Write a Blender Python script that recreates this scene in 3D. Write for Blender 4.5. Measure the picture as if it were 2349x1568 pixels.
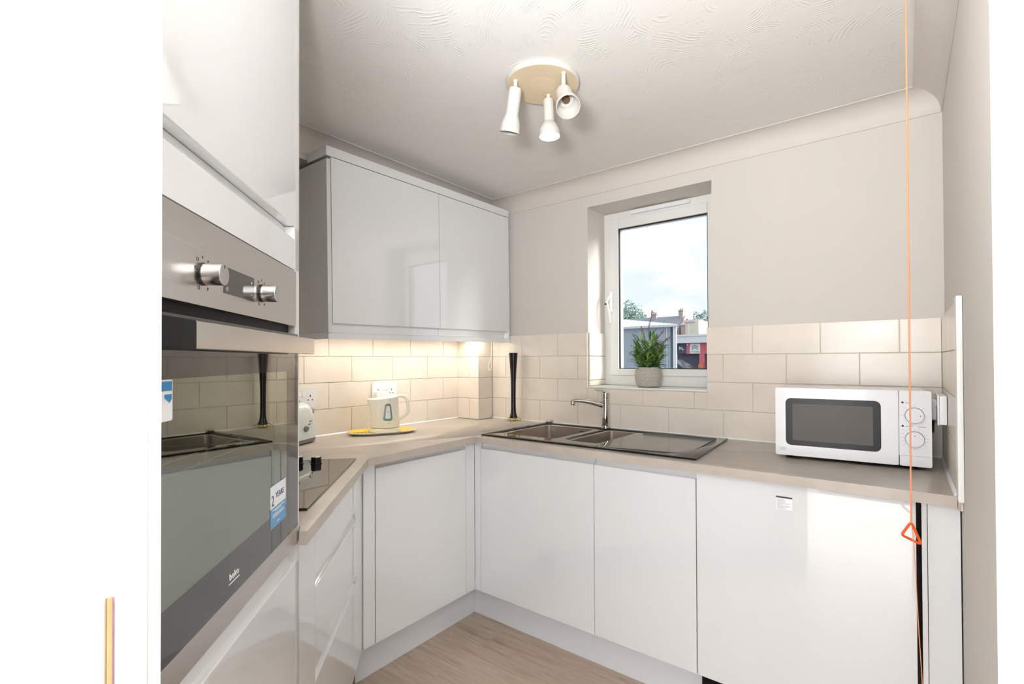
import bpy, bmesh, math, random
from mathutils import Vector, Matrix, Euler
random.seed(7)
for _o in list(bpy.data.objects): bpy.data.objects.remove(_o)
SC = bpy.context.scene
COL = SC.collection
R = math.radians

# ------------------------------------------------------------------ camera
W0, H0 = 2349, 1568
cam_d = bpy.data.cameras.new('camera'); cam = bpy.data.objects.new('camera', cam_d); COL.objects.link(cam)
CAMP = Vector((2.2994, -2.3119, 1.2739))
yaw, pit, rol = R(36.6928), R(0.5608), R(-0.25)
Fv = Vector((-math.sin(yaw)*math.cos(pit), math.cos(yaw)*math.cos(pit), math.sin(pit)))
Rv = Vector((math.cos(yaw), math.sin(yaw), 0)); Uv = Rv.cross(Fv)
R2 = Rv*math.cos(rol)+Uv*math.sin(rol); U2 = -Rv*math.sin(rol)+Uv*math.cos(rol)
mw = Matrix(((R2.x, U2.x, -Fv.x, CAMP.x), (R2.y, U2.y, -Fv.y, CAMP.y), (R2.z, U2.z, -Fv.z, CAMP.z), (0, 0, 0, 1)))
cam.matrix_world = mw
cam_d.sensor_width = 36; cam_d.sensor_fit = 'HORIZONTAL'
cam_d.lens = 1121.1/W0*36
cam_d.shift_x = -66.72/W0; cam_d.shift_y = 30.34/W0
cam_d.clip_start = 0.02; cam_d.clip_end = 300
SC.camera = cam
vs = SC.view_settings
vs.view_transform = 'Standard'; vs.look = 'None'; vs.gamma = 1; vs.exposure = 0.1; vs.use_curve_mapping = False

# ------------------------------------------------------------------ light
def srgb(r, g, b, a=1):
    f = lambda c: (c/12.92 if c <= .04045 else ((c+.055)/1.055)**2.4)
    return (f(r/255), f(g/255), f(b/255), a)
world = bpy.data.worlds.new('sky'); SC.world = world; world.use_nodes = True
wn = world.node_tree; wn.nodes.clear()
def N(t, k, **kw):
    n = t.nodes.new(k)
    for a, v in kw.items(): setattr(n, a, v)
    return n
_o = N(wn, 'ShaderNodeOutputWorld'); _bg = N(wn, 'ShaderNodeBackground')
_tc = N(wn, 'ShaderNodeTexCoord'); _mp = N(wn, 'ShaderNodeMapping'); _mp.inputs['Scale'].default_value = (2.2, 2.2, 5.5)
_nz = N(wn, 'ShaderNodeTexNoise'); _nz.inputs['Scale'].default_value = 2.0; _nz.inputs['Detail'].default_value = 7; _nz.inputs['Roughness'].default_value = .55
_cr = N(wn, 'ShaderNodeValToRGB'); _cr.color_ramp.elements[0].position = .42; _cr.color_ramp.elements[0].color = srgb(224, 231, 246); _cr.color_ramp.elements[1].position = .6; _cr.color_ramp.elements[1].color = srgb(250, 250, 252)
_sp = N(wn, 'ShaderNodeSeparateXYZ'); _rg = N(wn, 'ShaderNodeValToRGB')
_rg.color_ramp.elements[0].position = .45; _rg.color_ramp.elements[0].color = (.50, .49, .47, 1); _rg.color_ramp.elements[1].position = .5; _rg.color_ramp.elements[1].color = (1, 1, 1, 1)
_ad = N(wn, 'ShaderNodeMath', operation='MULTIPLY_ADD'); _ad.inputs[1].default_value = .5; _ad.inputs[2].default_value = .5
_mx = N(wn, 'ShaderNodeMix', data_type='RGBA', blend_type='MULTIPLY'); _mx.inputs[0].default_value = 1
L = wn.links.new
L(_tc.outputs['Generated'], _mp.inputs[0]); L(_mp.outputs[0], _nz.inputs['Vector']); L(_nz.outputs[0], _cr.inputs[0])
L(_tc.outputs['Generated'], _sp.inputs[0]); L(_sp.outputs[2], _ad.inputs[0]); L(_ad.outputs[0], _rg.inputs[0])
L(_cr.outputs[0], _mx.inputs[6]); L(_rg.outputs[0], _mx.inputs[7]); L(_mx.outputs[2], _bg.inputs[0]); L(_bg.outputs[0], _o.inputs[0])
_bg.inputs[1].default_value = 1.2

def area(name, loc, target, size, power, color, sy=None, spread=None):
    l = bpy.data.lights.new(name, 'AREA'); l.energy = power; l.color = color; l.size = size
    if sy: l.shape = 'RECTANGLE'; l.size_y = sy
    if spread: l.spread = spread
    o = bpy.data.objects.new(name, l); COL.objects.link(o); o.location = loc
    o.rotation_euler = (Vector(target)-Vector(loc)).to_track_quat('-Z', 'Y').to_euler(); return o
area('rear_fill_panel', (2.9, -5.2, 1.05), (1.4, -0.6, 1.0), 4.6, 290, (.955, .975, 1), sy=1.9)  # broad fill panel added behind the camera to brighten the room evenly
area('bounced_flash', (2.10, -2.42, 1.50), (2.02, -2.28, 2.3), .22, 46, (.965, .98, 1))
area('camera_flash', (2.17, -2.45, 1.62), (1.1, -0.75, 1.7), .16, 2.2, (1, .98, .96))
sun_d = bpy.data.lights.new('hazy_sun', 'SUN'); sun_d.energy = 5.5; sun_d.angle = R(25); sun_d.color = (1, .98, .95)
sun_o = bpy.data.objects.new('hazy_sun', sun_d); COL.objects.link(sun_o); sun_o.rotation_euler = Vector((-.85, -.40, -.35)).to_track_quat('-Z', 'Y').to_euler(); sun_o.location = (8, 3, 6)
KA_ = .0148
# slim warm lamps fitted under the wall cabinet
area('under_cabinet_lamp', (.155, -.66, 1.400), (.10, -.66, 0), 1.04, 2.6, (1, .90, .78), sy=.04).rotation_euler = (0, 0, R(90)+KA_)
area('under_cabinet_lamp_corner', (.235, -.17, 1.405), (.2, -.1, 1.2), .05, .28, (1, .90, .77))

# ------------------------------------------------------------------ materials
def mat(name, col, rough=.5, metal=0, spec=.5, coat=0, coat_r=.03, bump=None, emis=None, es=0, trans=0, ior=1.45, alpha=1, aniso=0):
    m = bpy.data.materials.new(name); m.use_nodes = True; t = m.node_tree; p = t.nodes['Principled BSDF']
    p.inputs['Base Color'].default_value = col; p.inputs['Roughness'].default_value = rough; p.inputs['Metallic'].default_value = metal
    p.inputs['Specular IOR Level'].default_value = spec; p.inputs['Coat Weight'].default_value = coat; p.inputs['Coat Roughness'].default_value = coat_r
    p.inputs['IOR'].default_value = ior; p.inputs['Transmission Weight'].default_value = trans; p.inputs['Alpha'].default_value = alpha
    p.inputs['Anisotropic'].default_value = aniso
    if emis: p.inputs['Emission Color'].default_value = emis; p.inputs['Emission Strength'].default_value = es
    # every surface gets a little procedural variation
    tc = N(t, 'ShaderNodeTexCoord'); nz = N(t, 'ShaderNodeTexNoise'); sc, st, var = bump or (6, 0, .015)
    nz.inputs['Scale'].default_value = sc; nz.inputs['Detail'].default_value = 4
    t.links.new(tc.outputs['Object'], nz.inputs['Vector'])
    mr = N(t, 'ShaderNodeMapRange'); mr.inputs[3].default_value = 1-var; mr.inputs[4].default_value = 1+var
    mx = N(t, 'ShaderNodeMix', data_type='RGBA', blend_type='MULTIPLY'); mx.inputs[0].default_value = 1; mx.inputs[6].default_value = col
    t.links.new(nz.outputs[0], mr.inputs[0]); t.links.new(mr.outputs[0], mx.inputs[7]); t.links.new(mx.outputs[2], p.inputs['Base Color'])
    if st:
        b = N(t, 'ShaderNodeBump'); b.inputs['Strength'].default_value = st; b.inputs['Distance'].default_value = .002
        t.links.new(nz.outputs[0], b.inputs['Height']); t.links.new(b.outputs[0], p.inputs['Normal'])
    return m
M = {}
M['wall'] = mat('wall_paint', srgb(212, 206, 199), .7, bump=(60, .12, .01))
M['cove'] = mat('cove_paint', srgb(213, 206, 199), .6)
M['gloss'] = mat('gloss_white_door', srgb(231, 232, 233), .045, spec=.7, coat=1, coat_r=.01, bump=(1.5, 0, .008)); M['gloss'].node_tree.nodes['Principled BSDF'].inputs['Coat IOR'].default_value = 1.7
M['carcass'] = mat('white_carcass', srgb(226, 225, 223), .35)
M['plinth'] = mat('white_plinth', srgb(226, 227, 230), .3)
M['grout'] = mat('grout', srgb(226, 217, 203), .8)
M['upvc'] = mat('white_window_plastic', srgb(232, 232, 228), .3)
M['gasket'] = mat('black_rubber', srgb(28, 28, 32), .6)
M['jamb'] = mat('gloss_white_woodwork', srgb(245, 245, 243), .3, coat=.3, bump=(14, .15, .01))
M['barewood'] = mat('bare_wood', srgb(196, 160, 108), .6, bump=(20, .3, .25))
M['pinkprimer'] = mat('old_primer', srgb(176, 120, 130), .6)
M['black'] = mat('black_plastic', srgb(14, 14, 16), .25)
M['blackm'] = mat('black_matt', srgb(14, 13, 15), .5, spec=.25)
M['chrome'] = mat('chrome', srgb(205, 203, 200), .07, metal=1)
M['chromed'] = mat('satin_chrome', srgb(200, 198, 196), .22, metal=1)
M['whitep'] = mat('white_plastic', srgb(236, 236, 238), .3, coat=.2)
M['creamp'] = mat('cream_plastic', srgb(240, 238, 226), .3, coat=.2)
M['yellowed'] = mat('yellowed_plastic', srgb(222, 204, 172), .4)
M['lampwhite'] = mat('white_enamel', srgb(206, 202, 196), .3, coat=.3)
M['grey'] = mat('grey_plastic', srgb(128, 128, 124), .4)
M['teal'] = mat('grey_green_window', srgb(120, 140, 130), .25)
M['orange'] = mat('orange_plastic', srgb(243, 92, 22), .35, coat=.2)
M['orangecord'] = mat('orange_cord', srgb(245, 158, 116), .6)
M['white'] = mat('white_print', srgb(245, 246, 248), .5)
M['inkblue'] = mat('dark_blue_ink', srgb(70, 84, 140), .5)
M['blue'] = mat('blue_print', srgb(104, 158, 205), .4)
M['darkblue'] = mat('bright_blue_print', srgb(40, 130, 190), .4)
M['ink'] = mat('dark_ink', srgb(60, 58, 60), .5)
M['inkl'] = mat('pale_ink', srgb(160, 160, 165), .5)
M['steelrack'] = mat('rack_wire', srgb(240, 240, 225), .3)
M['cavity'] = mat('oven_cavity', srgb(70, 74, 68), .6)
M['cord'] = mat('white_cord', srgb(240, 234, 220), .5)

def brushed(name, col, rough, sx, sz):
    m = mat(name, col, rough, metal=1, aniso=.3); t = m.node_tree; p = t.nodes['Principled BSDF']
    tc = N(t, 'ShaderNodeTexCoord'); mp = N(t, 'ShaderNodeMapping'); mp.inputs['Scale'].default_value = (sx, 300, sz)
    nz = N(t, 'ShaderNodeTexNoise'); nz.inputs['Scale'].default_value = 1; nz.inputs['Detail'].default_value = 3
    mr = N(t, 'ShaderNodeMapRange'); mr.inputs[3].default_value = rough-.02; mr.inputs[4].default_value = rough+.03
    t.links.new(tc.outputs['Object'], mp.inputs[0]); t.links.new(mp.outputs[0], nz.inputs['Vector']); t.links.new(nz.outputs[0], mr.inputs[0]); t.links.new(mr.outputs[0], p.inputs['Roughness'])
    return m
M['steel'] = brushed('brushed_steel', srgb(206, 200, 194), .26, 3, 700)
M['sinksteel'] = brushed('sink_steel', srgb(205, 196, 186), .32, 80, 80)

def glassy(name, tint, refl, trans_col, rough=.0):
    """dark coated glass: transparent tint mixed with a mirror reflection"""
    m = bpy.data.materials.new(name); m.use_nodes = True; t = m.node_tree; t.nodes.clear()
    o = N(t, 'ShaderNodeOutputMaterial'); g = N(t, 'ShaderNodeBsdfGlossy'); g.inputs['Color'].default_value = tint; g.inputs['Roughness'].default_value = rough
    tr = N(t, 'ShaderNodeBsdfTransparent'); tr.inputs['Color'].default_value = trans_col
    fr = N(t, 'ShaderNodeFresnel'); fr.inputs[0].default_value = 1.5
    ad = N(t, 'ShaderNodeMath', operation='ADD'); ad.inputs[1].default_value = refl; ad.use_clamp = True
    mx = N(t, 'ShaderNodeMixShader')
    t.links.new(fr.outputs[0], ad.inputs[0]); ge = N(t, 'ShaderNodeNewGeometry'); iv = N(t, 'ShaderNodeMath', operation='SUBTRACT'); iv.inputs[0].default_value = 1; ml = N(t, 'ShaderNodeMath', operation='MULTIPLY')
    t.links.new(ge.outputs['Backfacing'], iv.inputs[1]); t.links.new(ad.outputs[0], ml.inputs[0]); t.links.new(iv.outputs[0], ml.inputs[1]); t.links.new(ml.outputs[0], mx.inputs[0]); t.links.new(tr.outputs[0], mx.inputs[1]); t.links.new(g.outputs[0], mx.inputs[2]); t.links.new(mx.outputs[0], o.inputs[0])
    return m
M['oveninner'] = glassy('oven_window_glass', srgb(228, 232, 221), .36, srgb(205, 205, 196))
M['hobglass'] = mat('black_ceramic_glass', srgb(22, 21, 20), .03, spec=.7, ior=1.5)
M['sinkglass'] = mat('dark_sink_glass', srgb(30, 28, 27), .04, spec=.32, ior=1.45)
M['ovenborder'] = mat('brown_black_glass', srgb(40, 34, 32), .03, spec=.7, coat=.4, coat_r=.01, ior=1.55)
M['pane'] = glassy('window_glass', (1, 1, 1, 1), .0, (.97, .985, .98, 1))
M['clear'] = glassy('clear_glass', (1, 1, 1, 1), .05, srgb(235, 232, 205))
M['mwglass'] = mat('microwave_window', srgb(92, 88, 84), .4, spec=.3)
M['mwborder'] = mat('microwave_window_border', srgb(26, 24, 25), .3, spec=.3)

def ceiling_mat():
    m = mat('textured_ceiling', srgb(229, 227, 223), .75); t = m.node_tree; p = t.nodes['Principled BSDF']; K = t.links.new
    tc = N(t, 'ShaderNodeTexCoord')
    wz = N(t, 'ShaderNodeTexNoise'); wz.inputs['Scale'].default_value = 2.5; wz.inputs['Detail'].default_value = 2
    vm = N(t, 'ShaderNodeVectorMath', operation='SCALE'); vm.inputs['Scale'].default_value = .25
    va = N(t, 'ShaderNodeVectorMath', operation='ADD')
    K(tc.outputs['Object'], wz.inputs['Vector']); K(wz.outputs['Color'], vm.inputs[0]); K(vm.outputs[0], va.inputs[0]); K(tc.outputs['Object'], va.inputs[1])
    vo = N(t, 'ShaderNodeTexVoronoi'); vo.inputs['Scale'].default_value = 3.1; vo.voronoi_dimensions = '2D'
    K(va.outputs[0], vo.inputs['Vector'])
    sn = N(t, 'ShaderNodeMath', operation='MULTIPLY'); sn.inputs[1].default_value = 190
    fz = N(t, 'ShaderNodeTexNoise'); fz.inputs['Scale'].default_value = 14; fz.inputs['Detail'].default_value = 3
    K(tc.outputs['Object'], fz.inputs['Vector'])
    fa = N(t, 'ShaderNodeMath', operation='MULTIPLY_ADD'); fa.inputs[1].default_value = 7
    K(vo.outputs['Distance'], sn.inputs[0]); K(fz.outputs[0], fa.inputs[0]); K(sn.outputs[0], fa.inputs[2])
    si = N(t, 'ShaderNodeMath', operation='SINE'); K(fa.outputs[0], si.inputs[0])
    # broken ridges
    bz = N(t, 'ShaderNodeTexNoise'); bz.inputs['Scale'].default_value = 11; bz.inputs['Detail'].default_value = 6; bz.inputs['Roughness'].default_value = .7; K(tc.outputs['Object'], bz.inputs['Vector'])
    br = N(t, 'ShaderNodeMapRange'); br.inputs[1].default_value = .5; br.inputs[2].default_value = .62; K(bz.outputs[0], br.inputs[0])
    mu = N(t, 'ShaderNodeMath', operation='MULTIPLY'); K(si.outputs[0], mu.inputs[0]); K(br.outputs[0], mu.inputs[1])
    pw = N(t, 'ShaderNodeMath', operation='MAXIMUM'); pw.inputs[1].default_value = 0; K(mu.outputs[0], pw.inputs[0])
    b = N(t, 'ShaderNodeBump'); b.inputs['Strength'].default_value = .42; b.inputs['Distance'].default_value = .0022
    K(pw.outputs[0], b.inputs['Height']); K(b.outputs[0], p.inputs['Normal'])
    return m
M['ceiling'] = ceiling_mat()

def tile_mat():
    m = mat('cream_glazed_tile', srgb(230, 221, 208), .32, spec=.45, coat=.12, coat_r=.15); t = m.node_tree; p = t.nodes['Principled BSDF']; K = t.links.new
    tc = N(t, 'ShaderNodeTexCoord'); nz = N(t, 'ShaderNodeTexNoise'); nz.inputs['Scale'].default_value = 9; nz.inputs['Detail'].default_value = 3
    K(tc.outputs['Object'], nz.inputs['Vector'])
    b = N(t, 'ShaderNodeBump'); b.inputs['Strength'].default_value = .22; b.inputs['Distance'].default_value = .003
    K(nz.outputs[0], b.inputs['Height']); K(b.outputs[0], p.inputs['Normal']); K(b.outputs[0], p.inputs['Coat Normal'])
    n2 = N(t, 'ShaderNodeTexNoise'); n2.inputs['Scale'].default_value = 4; n2.inputs['Detail'].default_value = 6; K(tc.outputs['Object'], n2.inputs['Vector'])
    cr = N(t, 'ShaderNodeValToRGB'); cr.color_ramp.elements[0].position = .3; cr.color_ramp.elements[0].color = srgb(221, 211, 197); cr.color_ramp.elements[1].position = .7; cr.color_ramp.elements[1].color = srgb(236, 228, 217)
    K(n2.outputs[0], cr.inputs[0]); K(cr.outputs[0], p.inputs['Base Color'])
    return m
M['tile'] = tile_mat()

def worktop_mat():
    m = mat('taupe_stone_laminate', srgb(187, 172, 156), .28, spec=.5); t = m.node_tree; p = t.nodes['Principled BSDF']; K = t.links.new
    tc = N(t, 'ShaderNodeTexCoord')
    n1 = N(t, 'ShaderNodeTexNoise'); n1.inputs['Scale'].default_value = 7; n1.inputs['Detail'].default_value = 8; n1.inputs['Roughness'].default_value = .65
    K(tc.outputs['Object'], n1.inputs['Vector'])
    cr = N(t, 'ShaderNodeValToRGB'); cr.color_ramp.elements[0].position = .3; cr.color_ramp.elements[0].color = srgb(180, 170, 159); cr.color_ramp.elements[1].position = .72; cr.color_ramp.elements[1].color = srgb(199, 190, 179)
    K(n1.outputs[0], cr.inputs[0])
    vo = N(t, 'ShaderNodeTexVoronoi'); vo.inputs['Scale'].default_value = 26; K(tc.outputs['Object'], vo.inputs['Vector'])
    lt = N(t, 'ShaderNodeMath', operation='LESS_THAN'); lt.inputs[1].default_value = .055; K(vo.outputs['Distance'], lt.inputs[0])
    mm = N(t, 'ShaderNodeMath', operation='MULTIPLY'); mm.inputs[1].default_value = .45; K(lt.outputs[0], mm.inputs[0])
    mx = N(t, 'ShaderNodeMix', data_type='RGBA'); K(mm.outputs[0], mx.inputs[0]); K(cr.outputs[0], mx.inputs[6]); mx.inputs[7].default_value = srgb(222, 212, 200)
    K(mx.outputs[2], p.inputs['Base Color'])
    return m
M['worktop'] = worktop_mat()

def floor_mat():
    m = mat('greige_oak_planks', srgb(170, 150, 132), .45); t = m.node_tree; p = t.nodes['Principled BSDF']; K = t.links.new
    tc = N(t, 'ShaderNodeTexCoord'); rt = N(t, 'ShaderNodeMapping')
    K(tc.outputs['Object'], rt.inputs[0])
    bk = N(t, 'ShaderNodeTexBrick'); bk.offset = .37; bk.inputs['Scale'].default_value = 1; bk.inputs['Brick Width'].default_value = 1.22; bk.inputs['Row Height'].default_value = .18
    bk.inputs['Mortar Size'].default_value = .0008; bk.inputs['Color1'].default_value = (.5, .5, .5, 1); bk.inputs['Color2'].default_value = (.75, .75, .75, 1); bk.inputs['Mortar'].default_value = (.3, .3, .3, 1)
    K(rt.outputs[0], bk.inputs['Vector'])
    ml = N(t, 'ShaderNodeMapping'); ml.inputs['Scale'].default_value = (1.3, 15, 1); K(rt.outputs[0], ml.inputs[0])
    of = N(t, 'ShaderNodeVectorMath', operation='MULTIPLY_ADD'); of.inputs[1].default_value = (13, 17, 0); K(bk.outputs['Color'], of.inputs[0]); K(ml.outputs[0], of.inputs[2])
    g1 = N(t, 'ShaderNodeTexNoise'); g1.inputs['Scale'].default_value = 2.2; g1.inputs['Detail'].default_value = 9; g1.inputs['Roughness'].default_value = .68; g1.inputs['Distortion'].default_value = 1.1
    K(of.outputs[0], g1.inputs['Vector'])
    cr = N(t, 'ShaderNodeValToRGB'); e = cr.color_ramp.elements; e[0].position = .28; e[0].color = srgb(158, 137, 117); e[1].position = .68; e[1].color = srgb(204, 187, 170)
    e2 = cr.color_ramp.elements.new(.47); e2.color = srgb(187, 168, 150)
    K(g1.outputs[0], cr.inputs[0])
    mr = N(t, 'ShaderNodeMapRange'); mr.inputs[1].default_value = 0; mr.inputs[2].default_value = .8; mr.inputs[3].default_value = .72; mr.inputs[4].default_value = 1.06; K(bk.outputs['Color'], mr.inputs[0])
    mx = N(t, 'ShaderNodeMix', data_type='RGBA', blend_type='MULTIPLY'); mx.inputs[0].default_value = 1; K(cr.outputs[0], mx.inputs[6]); K(mr.outputs[0], mx.inputs[7])
    K(mx.outputs[2], p.inputs['Base Color'])
    b = N(t, 'ShaderNodeBump'); b.inputs['Strength'].default_value = .12; b.inputs['Distance'].default_value = .001; K(g1.outputs[0], b.inputs['Height']); K(b.outputs[0], p.inputs['Normal'])
    return m
M['floor'] = floor_mat()

def weave_mat():
    m = mat('woven_ceramic', srgb(200, 194, 184), .7); t = m.node_tree; p = t.nodes['Principled BSDF']; K = t.links.new
    tc = N(t, 'ShaderNodeTexCoord')
    bk = N(t, 'ShaderNodeTexBrick'); bk.inputs['Scale'].default_value = 1; bk.inputs['Mortar Size'].default_value = .0007; bk.inputs['Mortar Smooth'].default_value = .4; bk.inputs['Brick Width'].default_value = .0075; bk.inputs['Row Height'].default_value = .0050
    bk.inputs['Color1'].default_value = srgb(214, 208, 198); bk.inputs['Color2'].default_value = srgb(196, 190, 180); bk.inputs['Mortar'].default_value = srgb(152, 140, 130)
    sp = N(t, 'ShaderNodeSeparateXYZ'); at = N(t, 'ShaderNodeMath', operation='ARCTAN2'); cb = N(t, 'ShaderNodeCombineXYZ'); mu = N(t, 'ShaderNodeMath', operation='MULTIPLY'); mu.inputs[1].default_value = .07
    K(tc.outputs['Object'], sp.inputs[0]); K(sp.outputs[1], at.inputs[0]); K(sp.outputs[0], at.inputs[1]); K(at.outputs[0], mu.inputs[0]); K(mu.outputs[0], cb.inputs[0]); K(sp.outputs[2], cb.inputs[1])
    K(cb.outputs[0], bk.inputs['Vector']); K(bk.outputs['Color'], p.inputs['Base Color'])
    b = N(t, 'ShaderNodeBump'); b.inputs['Strength'].default_value = .8; b.inputs['Distance'].default_value = .002; b.invert = True; K(bk.outputs['Fac'], b.inputs['Height']); K(b.outputs[0], p.inputs['Normal'])
    return m
M['weave'] = weave_mat()

# ------------------------------------------------------------------ mesh helpers
def new(): return bmesh.new()
def box(bm, x0, x1, y0, y1, z0, z1, bev=0, seg=2, mi=0):
    if x0 > x1: x0, x1 = x1, x0
    if y0 > y1: y0, y1 = y1, y0
    if z0 > z1: z0, z1 = z1, z0
    v = [bm.verts.new(p) for p in ((x0, y0, z0), (x1, y0, z0), (x1, y1, z0), (x0, y1, z0), (x0, y0, z1), (x1, y0, z1), (x1, y1, z1), (x0, y1, z1))]
    fs = [bm.faces.new([v[i] for i in q]) for q in ((0, 3, 2, 1), (4, 5, 6, 7), (0, 1, 5, 4), (1, 2, 6, 5), (2, 3, 7, 6), (3, 0, 4, 7))]
    for f in fs: f.material_index = mi
    if bev:
        es = list({e for f in fs for e in f.edges})
        r = bmesh.ops.bevel(bm, geom=es, offset=bev, segments=seg, profile=.5, affect='EDGES')
        for f in r['faces']: f.material_index = mi
    return bm
def prism(bm, poly, z0, z1, mi=0):
    """extrude an xy outline between two heights"""
    a = [bm.verts.new((p[0], p[1], z0)) for p in poly]; b = [bm.verts.new((p[0], p[1], z1)) for p in poly]; n = len(poly)
    fs = [bm.faces.new(a[::-1]), bm.faces.new(b)]+[bm.faces.new((a[i], a[(i+1) % n], b[(i+1) % n], b[i])) for i in range(n)]
    for f in fs: f.material_index = mi
    bmesh.ops.recalc_face_normals(bm, faces=fs); return fs
def xprism(bm, prof, x0, x1, mi=0):
    """extrude a (y,z) outline along x"""
    a = [bm.verts.new((x0, p[0], p[1])) for p in prof]; b = [bm.verts.new((x1, p[0], p[1])) for p in prof]; n = len(prof)
    fs = [bm.faces.new(a[::-1]), bm.faces.new(b)]+[bm.faces.new((a[i], a[(i+1) % n], b[(i+1) % n], b[i])) for i in range(n)]
    for f in fs: f.material_index = mi
    bmesh.ops.recalc_face_normals(bm, faces=fs); return fs
def yprism(bm, prof, y0, y1, mi=0):
    """extrude an (x,z) outline along y"""
    a = [bm.verts.new((p[0], y0, p[1])) for p in prof]; b = [bm.verts.new((p[0], y1, p[1])) for p in prof]; n = len(prof)
    fs = [bm.faces.new(a[::-1]), bm.faces.new(b)]+[bm.faces.new((a[i], a[(i+1) % n], b[(i+1) % n], b[i])) for i in range(n)]
    for f in fs: f.material_index = mi
    bmesh.ops.recalc_face_normals(bm, faces=fs); return fs
def lathe(bm, prof, mtx=None, seg=40, cap=True):
    rows = []
    for r, z in prof:
        rows.append([bm.verts.new((r*math.cos(2*math.pi*i/seg), r*math.sin(2*math.pi*i/seg), z)) for i in range(seg)])
    fs = []
    for a, b in zip(rows, rows[1:]):
        for i in range(seg):
            j = (i+1) % seg; fs.append(bm.faces.new((a[i], a[j], b[j], b[i])))
    if cap: fs.append(bm.faces.new(rows[0][::-1])); fs.append(bm.faces.new(rows[-1]))
    vs_ = [v for r_ in rows for v in r_]
    if mtx is not None: bmesh.ops.transform(bm, matrix=mtx, verts=vs_)
    bmesh.ops.recalc_face_normals(bm, faces=fs)
    return bm
def axis(loc, d):
    q = Vector(d).normalized().to_track_quat('Z', 'Y'); return Matrix.Translation(loc) @ q.to_matrix().to_4x4()
def tube(bm, pts, r, seg=10, cap=True, closed=False):
    pts = [Vector(p) for p in pts]; n = len(pts); rr = r if isinstance(r, (list, tuple)) else [r]*n
    rows = []; prev = None
    for i, p in enumerate(pts):
        a = pts[i-1] if (i > 0 or closed) else p; b = pts[(i+1) % n] if (i < n-1 or closed) else p
        t = (b-a).normalized()
        if prev is None:
            up = Vector((0, 0, 1)) if abs(t.z) < .9 else Vector((1, 0, 0)); u = t.cross(up).normalized()
        else: u = (prev-t*prev.dot(t)).normalized()
        prev = u; v = t.cross(u)
        rows.append([bm.verts.new(p+(u*math.cos(2*math.pi*k/seg)+v*math.sin(2*math.pi*k/seg))*rr[i]) for k in range(seg)])
    fs = []
    pr = list(zip(rows, rows[1:]))+([(rows[-1], rows[0])] if closed else [])
    for a, b in pr:
        for k in range(seg):
            j = (k+1) % seg; fs.append(bm.faces.new((a[k], a[j], b[j], b[k])))
    if cap and not closed: fs.append(bm.faces.new(rows[0][::-1])); fs.append(bm.faces.new(rows[-1]))
    bmesh.ops.recalc_face_normals(bm, faces=fs)
    return bm
def smoothpath(pts, n=8):
    pts = [Vector(p) for p in pts]; out = []
    P = [pts[0]]+pts+[pts[-1]]
    for i in range(1, len(P)-2):
        for k in range(n):
            t = k/n; a, b, c, d = P[i-1], P[i], P[i+1], P[i+2]
            out.append(.5*((2*b)+(c-a)*t+(2*a-5*b+4*c-d)*t*t+(3*b-a-3*c+d)*t**3))
    out.append(pts[-1]); return out
def rrect(w, h, r, cx=0, cz=0, n=6):
    out = []
    for sx, sz, a0 in ((1, 1, 0), (-1, 1, 90), (-1, -1, 180), (1, -1, 270)):
        for k in range(n+1):
            a = R(a0+90*k/n); out.append((cx+sx*(w/2-r)+r*math.cos(a), cz+sz*(h/2-r)+r*math.sin(a)))
    return out
def obj(name, bm, ms, parent=None, smooth=True, ang=35):
    me = bpy.data.meshes.new(name); bm.to_mesh(me); bm.free()
    for m in (ms if isinstance(ms, (list, tuple)) else [ms]): me.materials.append(m)
    if smooth:
        me.shade_smooth(); me.set_sharp_from_angle(angle=R(ang))
    o = bpy.data.objects.new(name, me); COL.objects.link(o)
    if smooth:
        wn_ = o.modifiers.new('weighted', 'WEIGHTED_NORMAL'); wn_.mode = 'FACE_AREA'; wn_.weight = 90; wn_.keep_sharp = True
    if parent: o.parent = parent
    return o
def tag(o, label=None, cat=None, group=None, kind=None):
    if label: o['label'] = label
    if cat: o['category'] = cat
    if group: o['group'] = group
    if kind: o['kind'] = kind
    return o
def thing(name, label, cat, loc=(0, 0, 0), rotz=0, group=None, rotx=0, roty=0):
    o = bpy.data.objects.new(name, None); COL.objects.link(o); o.location = loc; o.rotation_euler = (rotx, roty, rotz); o.empty_display_size = .1
    return tag(o, label, cat, group)
def struct(name, bm, m, smooth=True, label=None, cat=None):
    return tag(obj(name, bm, m, None, smooth), label, cat, kind='structure')
def text(name, body, size, m, parent, loc, rot=(R(90), 0, 0), ext=.0004, align='CENTER', sx=1, shear=0):
    """raised lettering, converted to mesh; lies in the x-z plane facing -y by default"""
    c = bpy.data.curves.new(name, 'FONT'); c.body = body; c.size = size; c.extrude = ext; c.align_x = align; c.align_y = 'CENTER'; c.shear = shear
    c.resolution_u = 3
    o = bpy.data.objects.new('tmp', c); COL.objects.link(o)
    bpy.context.view_layer.update()
    me = bpy.data.meshes.new_from_object(o.evaluated_get(bpy.context.evaluated_depsgraph_get()))
    bpy.data.objects.remove(o)
    me.name = name; me.materials.clear(); me.materials.append(m)
    t = bpy.data.objects.new(name, me); COL.objects.link(t); t.parent = parent; t.location = loc; t.rotation_euler = rot; t.scale = (sx, 1, 1)
    return t
def strokes(bm, segs, w, y, t=.0004):
    """flat printed strokes on an x-z face at depth y"""
    for (x0, z0), (x1, z1) in segs:
        d = Vector((x1-x0, z1-z0)); l = d.length or 1e-6; n = Vector((-d.y, d.x))/l*w/2
        yprism(bm, [(x0+n.x, z0+n.y), (x1+n.x, z1+n.y), (x1-n.x, z1-n.y), (x0-n.x, z0-n.y)], y, y-t)
    return bm

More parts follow.
